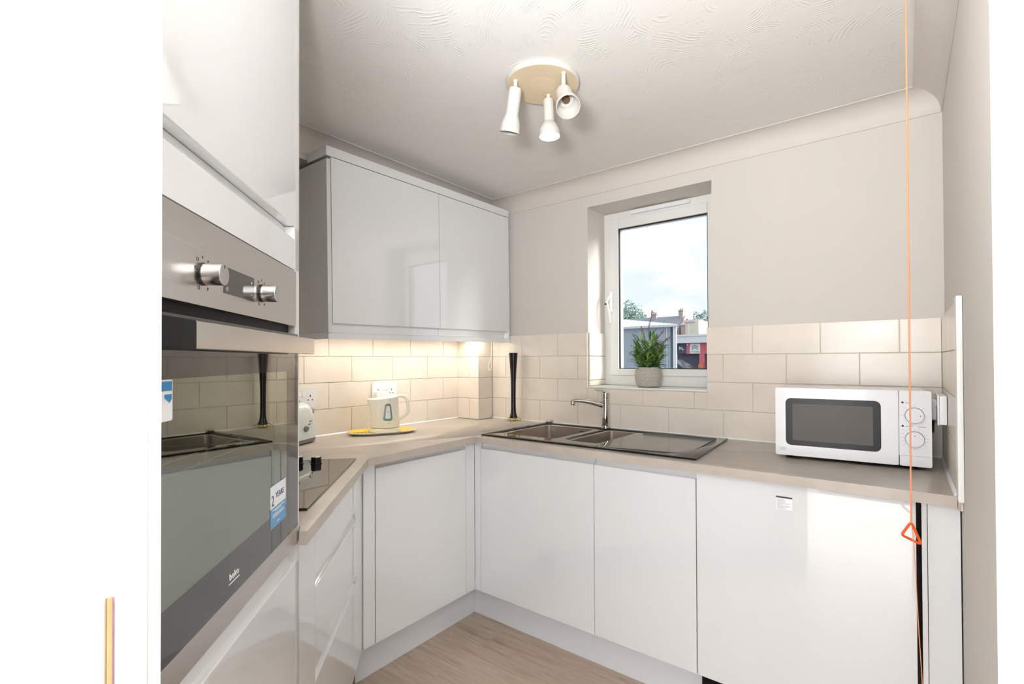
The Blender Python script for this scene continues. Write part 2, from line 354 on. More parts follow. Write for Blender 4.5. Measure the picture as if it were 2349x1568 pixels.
# ------------------------------------------------------------------ key dimensions
H = 2.2623; XR = 2.4161; WT = .91; TH = .0300; KA = .0148; TI = .1286; CV = .0802
KROT = R(90)+KA                              # kettle wall frame: x along the wall, y into it
DU = Vector((.732829, -.680413, 0)); DN = Vector((.680413, .732829, 0)); DA = Vector((.68881, -1.23276, 0))
DROT = math.atan2(-DU.y, -DU.x)              # diagonal frame: x = -u, y into the unit
def diag(off): p = DA-DN*off; return (p.x, p.y, 0)
def kw(s, dist): return Vector((dist+KA*-s, s, 0))     # point at distance from the kettle wall

# ------------------------------------------------------------------ room shell
bm = new(); prism(bm, [(-.2, .3), (2.7, .3), (2.7, -4.2), (-.2, -4.2)], -.1, 0); struct('floor', bm, M['floor'])
bm = new(); prism(bm, [(-.2, .3), (2.7, .3), (2.7, -3.0), (-.2, -3.0)], H, H+.1); struct('ceiling', bm, M['ceiling'])
# left wall (kettle wall) with the plaster soffit over the cabinet and the corner boxing
wl = bpy.data.objects.new('wall_left', None); COL.objects.link(wl); wl.rotation_euler = (0, 0, KROT); tag(wl, kind='structure')
bm = new(); box(bm, -2.5, .2, 0.0, .12, 0, H); obj('plaster', bm, M['wall'], wl)
bm = new(); box(bm, -2.3, -.001, -.19, -.0005, 2.152, H-.0005); obj('soffit', bm, M['wall'], wl)
bm = new(); box(bm, -.1235, -.0005, -.186, -.0005, .0005, 2.151); obj('boxing', bm, M['wall'], wl)
# window wall with a tapering opening
ob = [(.900, 1.120), (1.551, 1.120), (1.578, 2.114), (.900, 2.114)]      # at the room face
ob2 = [(.900, 1.120), (1.600, 1.120), (1.600, 2.114), (.900, 2.114)]     # at the frame
wb = bpy.data.objects.new('wall_back', None); COL.objects.link(wb); tag(wb, kind='structure')
bm = new()
def ring(y, o): return [bm.verts.new((p[0], y, p[1])) for p in o]
OUT = [(-.1, 0), (XR+.2, 0), (XR+.2, H), (-.1, H)]
r0, r1, r2, r3 = ring(0, OUT), ring(0, ob), ring(.25, ob2), ring(.25, OUT)
for a, b in ((r0, r1), (r1, r2), (r2, r3), (r3, r0)):
    for i in range(4):
        j = (i+1) % 4; bm.faces.new((a[i], a[j], b[j], b[i]))
bmesh.ops.recalc_face_normals(bm, faces=bm.faces); obj('plaster', bm, M['wall'], wb)
wr = bpy.data.objects.new('wall_right', None); COL.objects.link(wr); wr.rotation_euler = (0, 0, R(-90)); wr.location = (XR, 0, 0); tag(wr, kind='structure')
bm = new(); box(bm, .0005, 2.12, 0, .12, 0, H); obj('plaster', bm, M['wall'], wr)

bm = new(); prism(bm, [(-.1, -2.30), (.90, -2.30), (1.279, -2.655), (1.279, -2.75), (-.1, -2.75)], 0, H); struct('wall_front', bm, M['wall'])
# coves: concave plaster moulding swept along the wall heads
def cove(name, a, b, ta, tb):
    """a,b: wall line ends; ta,tb: direction of the mitre offset at each end (per unit distance from the wall)"""
    prof = [(CV+.006, -.0003), (CV+.006, -.004), (CV, -.004)]
    for k in range(13):
        t = R(90)*k/12; prof.append((CV-(CV-.004)*math.sin(t), -CV+(CV-.004)*math.cos(t)))
    prof += [(.004, -CV-.005), (.0004, -CV-.005), (.0004, -.0003)]
    bm = new(); ra = [bm.verts.new((a[0]+ta[0]*p, a[1]+ta[1]*p, H+q)) for p, q in prof]; rb = [bm.verts.new((b[0]+tb[0]*p, b[1]+tb[1]*p, H+q)) for p, q in prof]
    n = len(prof)
    for i in range(n): bm.faces.new((ra[i], ra[(i+1) % n], rb[(i+1) % n], rb[i]))
    bm.faces.new(ra[::-1]); bm.faces.new(rb); bmesh.ops.recalc_face_normals(bm, faces=bm.faces)
    return struct(name, bm, M['cove'])
kp = lambda s: (.1905-KA*s, s)
cove('trim_1', kp(-2.3), kp(0), (1, 0), (1, -1))
cove('trim_2', (.1905, 0), (XR, 0), (1, -1), (-1, -1))
cove('trim_3', (XR, 0), (XR, -2.1), (-1, -1), (-1, 0))

# tiles: each course is real tiles over a grout bed
def tiles(parent, runs, joints, yb=0.0, name='wall_tiles', zmax=WT+4*TI, holes=()):
    """runs: (x0,x1) extent; joints: per row list of first joint x; tile width w"""
    x0, x1, w, offs = runs
    bm = new(); box(bm, x0, x1, yb-.005, yb-.0005, WT-.03, zmax-.001, mi=1)
    gp = .0022
    for r in range(4):
        z0 = WT+r*TI+gp/2; z1 = WT+(r+1)*TI-gp/2
        if r == 0: z0 = WT+.003
        x = offs[r % 2]
        while x > x0: x -= w
        while x < x1:
            a, b = max(x+gp/2, x0), min(x+w-gp/2, x1)
            if b-a > .008:
                cells = [(a, b, z0, z1)]
                for hx0, hx1, hz0, hz1 in holes:
                    nc = []
                    for (a_, b_, c_, d_) in cells:
                        if b_ <= hx0 or a_ >= hx1 or d_ <= hz0 or c_ >= hz1: nc.append((a_, b_, c_, d_)); continue
                        if a_ < hx0: nc.append((a_, hx0, c_, d_))
                        if b_ > hx1: nc.append((hx1, b_, c_, d_))
                        if c_ < hz0: nc.append((max(a_, hx0), min(b_, hx1), c_, hz0))
                        if d_ > hz1: nc.append((max(a_, hx0), min(b_, hx1), hz1, d_))
                    cells = nc
                for (a_, b_, c_, d_) in cells:
                    if b_-a_ > .01 and d_-c_ > .01:
                        t = .0095+random.uniform(-.0006, .0006)
                        nb = len(bm.verts); box(bm, a_, b_, yb-t, yb-.003, c_, d_, bev=.0022, seg=2)
            x += w
    return obj(name, bm, [M['tile'], M['grout']], parent)
tiles(wl, (-1.75, -.1245, .2505, (-.882, -.756+.0)), None)
# boxed-in corner: one face towards the camera, one towards the sink
cb = bpy.data.objects.new('wall_corner', None); COL.objects.link(cb); tag(cb, kind='structure')
bm = new()
for r in range(4):
    z0, z1 = WT+r*TI+.0012, WT+(r+1)*TI-.0012
    spans = [(.012, .118), (.1205, .1965)] if r % 2 == 0 else [(.012, .1965)]
    if r == 1 or r == 2: spans = [(.012, .1965)] if r == 1 else [(.012, .118), (.1205, .1965)]
    for a, b in spans: box(bm, a, b, -.1345, -.1255, z0, z1, bev=.002)
    box(bm, .188, .197, -.124, -.010, z0, z1, bev=.002)
box(bm, .012, .1925, -.130, -.1251, WT, WT+4*TI-.001, mi=1); box(bm, .187, .1925, -.1251, -.006, WT, WT+4*TI-.001, mi=1)
obj('wall_tiles', bm, [M['tile'], M['grout']], cb)
tiles(wb, (.1975, XR-.0101, .2635, (1.100, 1.2285)), None, holes=((.8985, 1.5525, 1.1195, 3),), zmax=1.1192)
bm = new(); box(bm, .1975, .8985, -.005, -.0005, 1.1192, WT+4*TI-.001, mi=0); box(bm, 1.5525, XR-.0101, -.005, -.0005, 1.1192, WT+4*TI-.001, mi=0); obj('grout_bed', bm, M['grout'], wb)
# tiles on the left reveal of the window
bm = new()
for z0, z1 in ((1.132, 1.16), (1.1625, 1.2935), (1.296, 1.424)): box(bm, .9005, .910, .002, .172, z0, z1, bev=.002)
obj('reveal_tiles', bm, M['tile'], wb)
tiles(wr, (.0101, .655, .2505, (.12, .245)), None)
# white edge strip ending the tiles on the right wall
bm = new(); box(bm, .656, .700, -.014, -.0005, WT+.001, 1.432, bev=.003); obj('tile_edge_strip', bm, M['upvc'], wr)
# silicone bead along the worktop
bm = new()
xprism(bm, [(-.0096, WT+.0005), (-.0165, WT+.0005), (-.0096, WT+.007)], .2, XR-.012); obj('sealant', bm, M['whitep'], wb)
bm = new(); xprism(bm, [(-.0101, WT+.0005), (-.0165, WT+.0005), (-.0101, WT+.007)], -1.7, -.136); obj('sealant', bm, M['whitep'], wl)
bm = new(); xprism(bm, [(-.0101, WT+.0005), (-.0175, WT+.0005), (-.0101, WT+.009)], .012, .62); obj('sealant', bm, M['whitep'], wr)

# ------------------------------------------------------------------ window
YF = .172
win = bpy.data.objects.new('window_1', None); COL.objects.link(win); tag(win, kind='structure')
def frame(bm, x0, x1, z0, z1, w, y0, y1, bev=.003, wb_=None):
    wb_ = wb_ or w
    box(bm, x0, x0+w, y0, y1, z0, z1, bev); box(bm, x1-w, x1, y0, y1, z0, z1, bev)
    box(bm, x0+w-.001, x1-w+.001, y0, y1, z1-w, z1, bev); box(bm, x0+w-.001, x1-w+.001, y0, y1, z0, z0+wb_, bev)
bm = new(); frame(bm, .9005, 1.5995, 1.1305, 2.1135, .045, YF+.012, .245, wb_=.056); obj('window_frame', bm, M['upvc'], win)
bm = new(); frame(bm, .944, 1.556, 1.185, 2.070, .054, YF-.004, .235, bev=.006, wb_=.038); sash = obj('window_sash', bm, M['upvc'], win)
bm = new(); frame(bm, .9975, 1.5025, 1.2225, 2.0165, .004, YF+.004, YF+.02, bev=0); obj('glazing_gasket', bm, M['gasket'], win)
bm = new(); box(bm, .999, 1.501, YF+.022, YF+.026, 1.224, 2.015); obj('window_pane', bm, M['pane'], win)
bm = new(); box(bm, .9005, 1.60, .0, .243, 1.1205, 1.1300, .002); box(bm, .896, 1.556, -.014, .002, 1.1195, 1.1300, .003); obj('window_sill', bm, M['upvc'], win)
bm = new(); yprism(bm, rrect(.345, .020, .009, 1.243, 2.094), YF+.013, YF-.008)
box(bm, 1.31, 1.335, YF-.012, YF-.007, 2.088, 2.100, .001); obj('trickle_vent', bm, M['whitep'], win)
bm = new(); box(bm, .948, .966, YF-.016, YF-.003, 1.545, 1.665, .004)
tube(bm, smoothpath([(.957, YF-.014, 1.632), (.957, YF-.035, 1.630), (.950, YF-.045, 1.60), (.958, YF-.05, 1.57), (.964, YF-.045, 1.53), (.965, YF-.04, 1.48)], 6), .0055, 8)
hd = obj('window_handle', bm, M['white'], win)
bm = new(); lathe(bm, [(.005, 0), (.005, .006)], axis((.945, YF-.05, 1.588), (-.3, -1, 0)), 12); obj('lock_button', bm, M['black'], hd)

# ------------------------------------------------------------------ doorway the camera looks through
JF = .80
def jp(x, y): return (CAMP.x+(x-CAMP.x)*JF, CAMP.y+(y-CAMP.y)*JF)
bm = new(); prism(bm, [jp(*p) for p in [(1.700, -2.146), (1.700, -2.1565), (1.7028, -2.158), (1.704, -2.163), (1.7035, -2.180), (1.7, -2.1835), (1.7, -2.1875), (1.7035, -2.19), (1.7035, -2.75)]]+[(1.28, -2.75), (1.28, -2.66), (1.686, -2.222), (1.700, -2.205)], 0, H-.001)
door = bpy.data.objects.new('door_1', None); COL.objects.link(door); tag(door, kind='structure')
obj('left_lining', bm, M['jamb'], door, ang=20)
bm = new(); a_, b_ = jp(1.7005, -2.1875), jp(1.7042, -2.1845); box(bm, a_[0], b_[0], a_[1], b_[1], 1.0, 1.098); obj('bare_wood_recess', bm, M['barewood'], door)
bm = new(); a_, b_ = jp(1.7005, -2.1845), jp(1.7044, -2.1838); box(bm, a_[0], b_[0], a_[1], b_[1], 1.0, 1.098); obj('primer_edge', bm, M['pinkprimer'], door)
bm = new(); prism(bm, [(2.3178, -2.140), (2.3178, -2.26), (2.9, -2.26), (2.9, -2.115), (2.418, -2.115), (2.414, -2.140)], 0, H-.001); obj('right_lining', bm, M['jamb'], door)

# ------------------------------------------------------------------ worktop
wt_poly = [(XR-.0005, -.6235), (.6364+.009, -.6235), (.6888, -1.23276), (1.26723, -1.76980)]
def du(u, off): p = DA+DU*u-DN*off; return (p.x, p.y)
wt_poly += [du(.787, .0185), du(.753, .0245), du(.753, .60), (.036, -2.0), (.034-.0, -2.0), (.0115, -.126), (.0115, -.1365), (.198, -.1365), (.198, -.0105), (XR-.0105, -.0105), (XR-.0105, -.6235+.02)]
wt_poly = [(XR-.0105, -.6235), (.645, -.6235), (.6888, -1.23276), (1.26723, -1.76980), du(.786, .0165), du(.754, .0230), du(.753, .56), (.040, -1.93), (.012+KA*.1365, -.1365), (.1985, -.1365), (.1985, -.0105), (XR-.0105, -.0105)]
# the sink bowls are cut out of the slab
SK = lambda x0, x1, y0, y1: [(x0, y0), (x1, y0), (x1, y1), (x0, y1)]
BOWL1 = (.700, 1.020, -.500, -.105); BOWL2 = (1.085, 1.245, -.495, -.105)
bm = new(); prism(bm, wt_poly, WT-TH, WT)
bmesh.ops.bevel(bm, geom=[e for e in bm.edges if all(abs(v.co.z-WT) < 1e-5 for v in e.verts)], offset=.0025, segments=3, profile=.5, affect='EDGES')
wtop = obj('worktop', bm, M['worktop']); tag(wtop, 'taupe stone-effect worktop running round the corner from hob to microwave', 'worktop')
def cutter(b, z0, z1, gap=0.004):
    c = new(); prism(c, [(p[0], p[1]) for p in rrect(b[1]-b[0]+2*gap, b[3]-b[2]+2*gap, .03, (b[0]+b[1])/2, (b[2]+b[3])/2)], z0, z1); o = obj('tmpcut', c, M['worktop']); return o
def cut(o, cutters):
    for c in cutters:
        m = o.modifiers.new('cut', 'BOOLEAN'); m.object = c; m.operation = 'DIFFERENCE'; m.solver = 'EXACT'
    bpy.context.view_layer.update()
    me = bpy.data.meshes.new_from_object(o.evaluated_get(bpy.context.evaluated_depsgraph_get()))
    o.modifiers.clear(); old = o.data; o.data = me; me.name = old.name
    for c in cutters: bpy.data.objects.remove(c)
cut(wtop, [cutter(BOWL1, .8, 1.0, .02), cutter(BOWL2, .8, 1.0, .02)])
bm = new(); box(bm, XR-.0095, XR-.004, -.640, -.61, WT-TH-.004, WT-.001, .001); ec = obj('worktop_end_cap', bm, M['worktop'], wtop)

# ------------------------------------------------------------------ base units
def jdoor(bm, x0, x1, z0, zt, y=0, th=.020, gr=.026, up=True):
    """slab front with a J-shaped finger groove along its head (or foot)"""
    s = 1 if up else -1
    a, b = (z0, zt) if up else (zt, z0)
    pr = [(y, a), (y, b-s*(gr+.003)), (y+.0012, b-s*(gr+.0006)), ]+[(y+.002+.0135*math.sin(R(90*k/6)), b-s*(gr-(gr-.006)*(1-math.cos(R(90*k/6))))) for k in range(7)]+[(y+.0158, b), (y+th, b), (y+th, a)]
    xprism(bm, pr, x0, x1); return bm
ZB = .170; QY = -.6039
def base_unit(label, frame_loc, rot, x0, x1, fronts, group=None, depth=.50, plinth=True, name='base_cabinet', ztop=WT-TH-.001, px0=None, px1=None, ctop=None, cx=None):
    t = thing(name, label, 'cabinet', frame_loc, rot, group)
    bm = new(); box(bm, (cx if cx is not None else x0+.002), x1-.002, .023, depth, ZB, ctop or ztop); obj('carcass', bm, M['carcass'], t)
    for kind, a, b, z0, zt in fronts:
        bm = new()
        if kind in ('door', 'drawer'): jdoor(bm, a, b, z0, zt)
        else: box(bm, a, b, 0, .020, z0, zt, .001)
        obj(kind, bm, M['gloss'], t)
    if plinth:
        bm = new(); box(bm, (px0 if px0 is not None else x0), (px1 if px1 is not None else x1), plinth_y, plinth_y+.016, .0, ZB-.004); obj('plinth', bm, M['plinth'], t)
    return t
plinth_y = .085
ZD = WT-TH-.002
# sink run, frame at the door plane
sl = (0, QY, 0)
base_unit('white base cabinet under the sink bowls, first to the right of the inner corner', sl, 0, .640, 1.289, [('corner_post', .6224, .661, ZB, ZD), ('door', .664, 1.2875, ZB, ZD)], 'white gloss base units', depth=.59, px0=.5195, ctop=.74)
base_unit('narrow white base cabinet beneath the sink drainer', sl, 0, 1.289, 1.704, [('door', 1.2905, 1.7025, ZB, ZD)], 'white gloss base units', depth=.59)
# integrated dishwasher behind a matching door
t = thing('integrated_appliance', 'white integrated appliance door with a small rating sticker, below the microwave', 'dishwasher', sl)
bm = new(); box(bm, 1.7055, 2.319, .0, .020, ZB, ZD+.0015, .0015); dwd = obj('door', bm, M['gloss'], t)
bm = new(); box(bm, 1.7055, 2.315, .045, .57, .06, ZD-.01); obj('body', bm, M['blackm'], t)
bm = new(); box(bm, 1.71, 2.316, .075, .09, .0, .12); obj('plinth', bm, M['plinth'], t)
# rating sticker
lab = new(); box(lab, 1.963, 2.010, -.0006, -.0001, .796, .837); st = obj('rating_sticker', lab, M['white'], dwd)
lh = new(); box(lh, 1.963, 2.010, -.0012, -.0006, .832, .837); obj('header_bar', lh, M['ink'], st); lb = new()
for k, w in enumerate((.8, .9, .95, .6, .9, .95, .85, .3, .9, .95, .8, .5, .7)):
    z = .828-k*.0024; strokes(lb, [((1.966, z), (1.966+.040*w if k > 4 else 1.966+.026*w, z))], .0007, -.0006)
obj('fine_print', lb, M['inkl'], st)
# right end panel and gap
t = thing('end_panel', 'narrow white panel at the right end of the run by the wall', 'panel', sl)
bm = new(); box(bm, 2.331, 2.3425, .0, .56, 0, ZD); obj('filler_strip', bm, M['gloss'], t)
bm = new(); box(bm, 2.344, XR-.003, .0, .020, .0, ZD, .001); obj('end_front', bm, M['gloss'], t)
# kettle-wall unit
KL = kw(0, .6127)
t = base_unit('white base unit with single tall door below the kettle worktop', (.6127, 0, 0), KROT, -1.195, -.640, [('door', -1.1600, -.6640, ZB, ZD), ('corner_post', -.6615, -.6041, ZB, ZD), ('corner_filler', -1.2150, -1.1645, ZB, ZD)], 'white gloss base units', depth=.56, px1=-.5190, cx=-1.157)
# diagonal drawer unit under the hob
t = base_unit('diagonal white three-drawer unit beneath the hob', diag(.030), DROT, -.608, -.064, [('drawer', -.606, -.0665, .738, ZD), ('drawer', -.606, -.0665, .506, .734), ('drawer', -.606, -.0665, ZB, .502)], depth=.50, name='drawer_unit')
bm = new(); box(bm, -.0645, .0575, .001, .021, ZB, ZD); obj('end_filler', bm, M['gloss'], t)
bm = new(); box(bm, -.745, -.608, .0, .020, ZB, ZD); obj('side_filler', bm, M['gloss'], t)
bm = new(); box(bm, -.745, -.0, plinth_y, plinth_y+.016, 0, ZB-.004); obj('plinth', bm, M['plinth'], t)

# ------------------------------------------------------------------ tall oven housing on the diagonal
tf = diag(.025)
t = thing('oven_housing', 'tall white gloss housing surrounding the built-in oven', 'cabinet', tf, DROT)
bm = new(); box(bm, -.784, -.757, .0, .56, ZB, H-.003, .001); obj('side_panel', bm, M['carcass'], t)
bm = new(); box(bm, -1.39, -.7865, .024, .56, 1.472, H-.003); box(bm, -1.39, -.7865, .024, .56, .14, .86); box(bm, -1.39, -1.3755, .024, .56, .86, 1.472); obj('carcass', bm, M['carcass'], t)
bm = new(); xprism(bm, [(0, H-.004), (0, 1.5645), (.0015, 1.5625), (.020, 1.5625), (.020, H-.004)], -1.392, -.757); obj('upper_door', bm, M['gloss'], t)
bm = new(); pr = [(0, 1.469), (0, 1.532), (.001, 1.5355), (.004, 1.5375)]
for k in range(8): a = R(10+80*k/7); pr.append((.004+.0155*math.sin(a), 1.5375+.019*(1-math.cos(a))))
pr += [(.0195, 1.5615), (.022, 1.5615), (.022, 1.469)]
xprism(bm, pr, -1.392, -.790); box(bm, -.7895, -.757, .0, .022, 1.469, 1.5615, .0008)
obj('finger_pull_panel', bm, M['gloss'], t)
bm = new(); jdoor(bm, -1.392, -.757, ZB, .882, gr=.040); obj('lower_door', bm, M['gloss'], t)
bm = new(); box(bm, -1.392, -.757, plinth_y, plinth_y+.016, 0, ZB-.004); obj('plinth', bm, M['plinth'], t)

# built-in oven
ov = thing('oven', 'built-in brushed steel electric oven with dark glass door and two knobs', 'oven', tf, DROT)
x0, x1 = -1.372, -.787
bm = new(); box(bm, x0, x1, -.003, .022, 1.348, 1.466, .0015); cp = obj('control_panel', bm, M['steel'], ov)
bm = new(); box(bm, x0+.004, x1-.004, .012, .020, 1.33, 1.349); obj('vent_gap', bm, M['blackm'], ov)
bm = new()
box(bm, x0+.03, x1-.03, .44, .45, .93, 1.33); box(bm, x0+.03, x0+.04, .03, .44, .93, 1.33); box(bm, x1-.04, x1-.03, .03, .44, .93, 1.33); box(bm, x0+.03, x1-.03, .03, .45, .90, .93); box(bm, x0+.03, x1-.03, .03, .45, 1.33, 1.345)
obj('cavity', bm, M['cavity'], ov)
# door: steel foot strip, dark glass border, clearer window
dr = new(); box(dr, x0, x1, -.006, .018, .884, .9225, .0012); od_ = obj('oven_door', dr, M['steel'], ov)
wx0, wx1, wz0, wz1 = -1.318, -.856, .988, 1.2535
bm = new(); box(bm, x0, x1, -.006, -.001, .9225, wz0); box(bm, x0, x1, -.006, -.001, wz1, 1.331); box(bm, x0, wx0, -.006, -.001, wz0, wz1); box(bm, wx1, x1, -.006, -.001, wz0, wz1)
obj('glass_border', bm, M['ovenborder'], od_)
bm = new(); box(bm, wx0, wx1, -.0058, -.0015, wz0, wz1); obj('glass_window', bm, M['oveninner'], od_)
# long square bar handle with black end block
hn = new(); box(hn, -1.285, -.789, -.040, -.024, 1.2885, 1.3215, .0015); box(hn, -.84, -.805, -.026, -.005, 1.296, 1.315, .001); hn_ = obj('door_handle', hn, M['steel'], ov)
bm = new(); box(bm, -1.372, -1.2852, -.041, -.005, 1.287, 1.3225, .003); obj('handle_end_block', bm, M['blackm'], hn_)
def knob(u, z, ang):
    k = new(); lathe(k, [(.0140, 0), (.0140, .0006), (.0150, .001), (.0150, .022), (.0143, .0232), (.0135, .0235), (0.0001, .0235)], axis((-u, -.006, z), (0, -1, 0)), 48, cap=False)
    kb = obj('control_knob', k, M['chromed'], ov)
    c = new(); lathe(c, [(.0155, 0), (.0155, .0032)], axis((-u, -.0028, z), (0, -1, 0)), 40); obj('knob_collar', c, M['black'], kb)
    c = new(); strokes(c, [((-u+.008*math.sin(ang), z+.008*math.cos(ang)), (-u+.0128*math.sin(ang), z+.0128*math.cos(ang)))], .0012, -.0295); obj('knob_mark', c, M['ink'], kb)
knob(1.189, 1.391, 0); knob(.983, 1.393, -1.6)
bm = new(); box(bm, -1.128, -1.017, -.0036, -.0028, 1.374, 1.4135); dp = obj('display', bm, M['ovenborder'], cp)
bm = new()
strokes(bm, [((-1.030, 1.4035), (-1.026, 1.4035)), ((-1.028, 1.4015), (-1.028, 1.4055)), ((-1.030, 1.384), (-1.026, 1.384))], .0008, -.0036)
tube(bm, [(-1.118+.0025*math.cos(a), -.0038, 1.381+.0025*math.sin(a)) for a in [k*.6 for k in range(10)]], .0003, 5)
obj('display_symbols', bm, M['white'], dp)
bm = new()
for cx, cz in ((-1.189, 1.391), (-.983, 1.393)):
    for k in range(9):
        a = R(-150+k*37); 
        if abs(a) < .3 and cx < -1.1: pass
        px, pz = cx+.0225*math.sin(a), cz+.0225*math.cos(a); s = .0022
        if k % 3 == 0: strokes(bm, [((px-s, pz-s), (px+s, pz-s)), ((px+s, pz-s), (px+s, pz+s)), ((px+s, pz+s), (px-s, pz+s)), ((px-s, pz+s), (px-s, pz-s))], .0004, -.003)
        elif k % 3 == 1: strokes(bm, [((px-s, pz), (px+s, pz)), ((px, pz-s), (px, pz+s))], .0004, -.003)
        else: strokes(bm, [((px, pz-s), (px, pz+s)), ((px, pz+s), (px+s, pz+s)), ((px+s, pz+s), (px+s, pz)), ((px+s, pz), (px, pz))], .0004, -.003)
obj('dial_symbols', bm, M['ink'], cp)
text('oven_lettering', 'beko', .0145, M['white'], od_, (-1.099, -.0062, .9525), sx=1.15)
bm = new(); box(bm, -1.117, -1.081, -.0068, -.0060, .9425, .9437); obj('lettering_underline', bm, M['white'], od_)
# warranty sticker
lx0, lx1, lz0, lz1 = -.949, -.866, .966, 1.0435
bm = new(); box(bm, lx0, lx1, -.0066, -.0061, 1.003, lz1); s1 = obj('warranty_sticker', bm, M['white'], od_); tag(s1, 'white and blue two-year warranty sticker')
bm = new(); box(bm, lx0, lx1, -.0066, -.0061, lz0, 1.003); box(bm, lx0, lx1, -.0066, -.0061, lz1, lz1+.0008); obj('sticker_lower_half', bm, M['blue'], s1)
text('sticker_digit', '2', .028, M['inkblue'], s1, (-.9385, -.0067, 1.0155))
text('sticker_word', 'YEARS', .0155, M['inkblue'], s1, (-.901, -.0067, 1.0225))
bm = new()
for a, b, z in ((-.940, -.875, .9985), (-.927, -.890, .9955), (-.938, -.880, .990), (-.938, -.876, .9875), (-.938, -.880, .985), (-.915, -.902, .973)):
    strokes(bm, [((a, z), (b, z))], .0012 if z > .993 or z < .98 else .0007, -.0066)
obj('sticker_small_print', bm, M['white'], s1)
bm = new(); yprism(bm, rrect(.044, .048, .003, -1.290, 1.229), -.0066, -.0061); s2 = obj('feature_sticker', bm, M['white'], od_); tag(s2, 'white sticker with blue panel at the left of the glass')
bm = new(); box(bm, -1.306, -1.2705, -.0072, -.0066, 1.240, 1.251); yprism(bm, [(-1.285, 1.236), (-1.271, 1.236), (-1.271, 1.230), (-1.275, 1.226), (-1.285, 1.232)], -.0072, -.0066); obj('sticker_blue_print', bm, M['darkblue'], s2)
# rack inside
bm = new()
tube(bm, [(-1.33, .04, 1.139), (-1.109, .04, 1.139), (-1.102, .04, 1.121), (-1.093, .04, 1.119), (-1.086, .04, 1.122), (-1.081, .04, 1.138), (-.961, .04, 1.138), (-.954, .04, 1.121)], .0013, 6)
tube(bm, [(-1.33, .04, 1.121), (-.90, .04, 1.121)], .0013, 6)
for k in (0, 8): tube(bm, [(-1.32+k*.05, .04, 1.121), (-1.32+k*.05, .42, 1.121)], .0010, 5)
obj('oven_rack', bm, M['steelrack'], ov)

# ------------------------------------------------------------------ wall cabinet
wc = thing('wall_cabinet', 'white gloss double wall cabinet above the kettle', 'cabinet', (0, 0, 0), KROT)
wc.location = kw(0, 0); wc.rotation_euler = Euler((0, 0, 0)).to_matrix().to_euler()
TILT = .013
wc.matrix_world = Matrix.Rotation(KROT, 4, 'Z') @ Matrix.Translation((0, 0, 1.78)) @ Matrix.Rotation(-TILT, 4, 'Y') @ Matrix.Translation((0, 0, -1.78))
YW = -.346; cx0, cx1 = -1.214, -.022
bm = new(); box(bm, cx0, cx0+.018, YW, -.0115, 1.4095, 2.14, .001); box(bm, cx0+.018, -.16, YW+.021, -.012, 1.425, 1.443); box(bm, -.16, cx1, YW+.021, -.205, 1.425, 1.443)
box(bm, cx0+.018, cx1, YW+.021, -.205, 2.10, 2.118); box(bm, cx0+.018, cx1, -.213, -.205, 1.443, 2.10); box(bm, cx1-.018, cx1, YW+.021, -.213, 1.443, 2.10)
obj('carcass', bm, M['carcass'], wc)
bm = new(); box(bm, cx0-.001, cx1+.001, YW-.001, -.197, 2.152, 2.193, .001); obj('cornice', bm, M['gloss'], wc)
bm = new(); box(bm, cx0, cx1, YW, YW+.018, 1.382, 1.407, .001); box(bm, cx0, cx0+.018, YW+.018, -.012, 1.382, 1.4085, .001); obj('pelmet', bm, M['gloss'], wc)
bm = new(); xprism(bm, [(YW+.001, 1.4502), (YW+.001, 2.1492), (YW+.021, 2.1492), (YW+.021, 1.409), (YW+.017, 1.409), (YW+.017, 1.44), (YW+.012, 1.4475), (YW+.004, 1.4486)], cx0+.0215, -.5915); obj('door', bm, M['gloss'], wc)
bm = new(); xprism(bm, [(YW+.001, 1.4502), (YW+.001, 2.1492), (YW+.021, 2.1492), (YW+.021, 1.409), (YW+.017, 1.409), (YW+.017, 1.44), (YW+.012, 1.4475), (YW+.004, 1.4486)], -.5885, cx1-.014); obj('door', bm, M['gloss'], wc)
bm = new(); box(bm, cx1-.012, cx1, YW, YW+.018, 1.409, 2.151, .0008); obj('end_filler', bm, M['gloss'], wc)

# under-cabinet light fitting with a hanging cord
uc = thing('under_cabinet_light', 'slim white light fitting hidden beneath the wall cabinet', 'light', (0, 0, 0), KROT)
bm = new(); box(bm, -1.18, -.14, -.175, -.135, 1.4015, 1.4065, .001); obj('fitting', bm, M['whitep'], uc)
bm = new(); tube(bm, smoothpath([(.25, -.075, 1.412), (.247, -.07, 1.365), (.243, -.068, 1.30), (.230, -.076, 1.25), (.226, -.077, 1.225), (.233, -.072, 1.211), (.243, -.066, 1.232), (.243, -.067, 1.27), (.244, -.067, 1.33), (.252, -.06, 1.37), (.262, -.055, 1.412)], 6), .0021, 6)
tag(obj('looped_cord', bm, M['cord']), 'white cord hanging in a loop below the wall cabinet', 'cord')
bm = new(); tube(bm, smoothpath([(.225, -.150, 1.41), (.20, -.150, 1.385), (.17, -.152, 1.365), (.14, -.150, 1.358), (.08, -.148, 1.356), (.04, -.148, 1.372), (.025, -.2, 1.40)], 6), .0014, 6)
tag(obj('slack_cord', bm, M['cord']), 'thin white cord sagging across the corner tiles', 'cord')

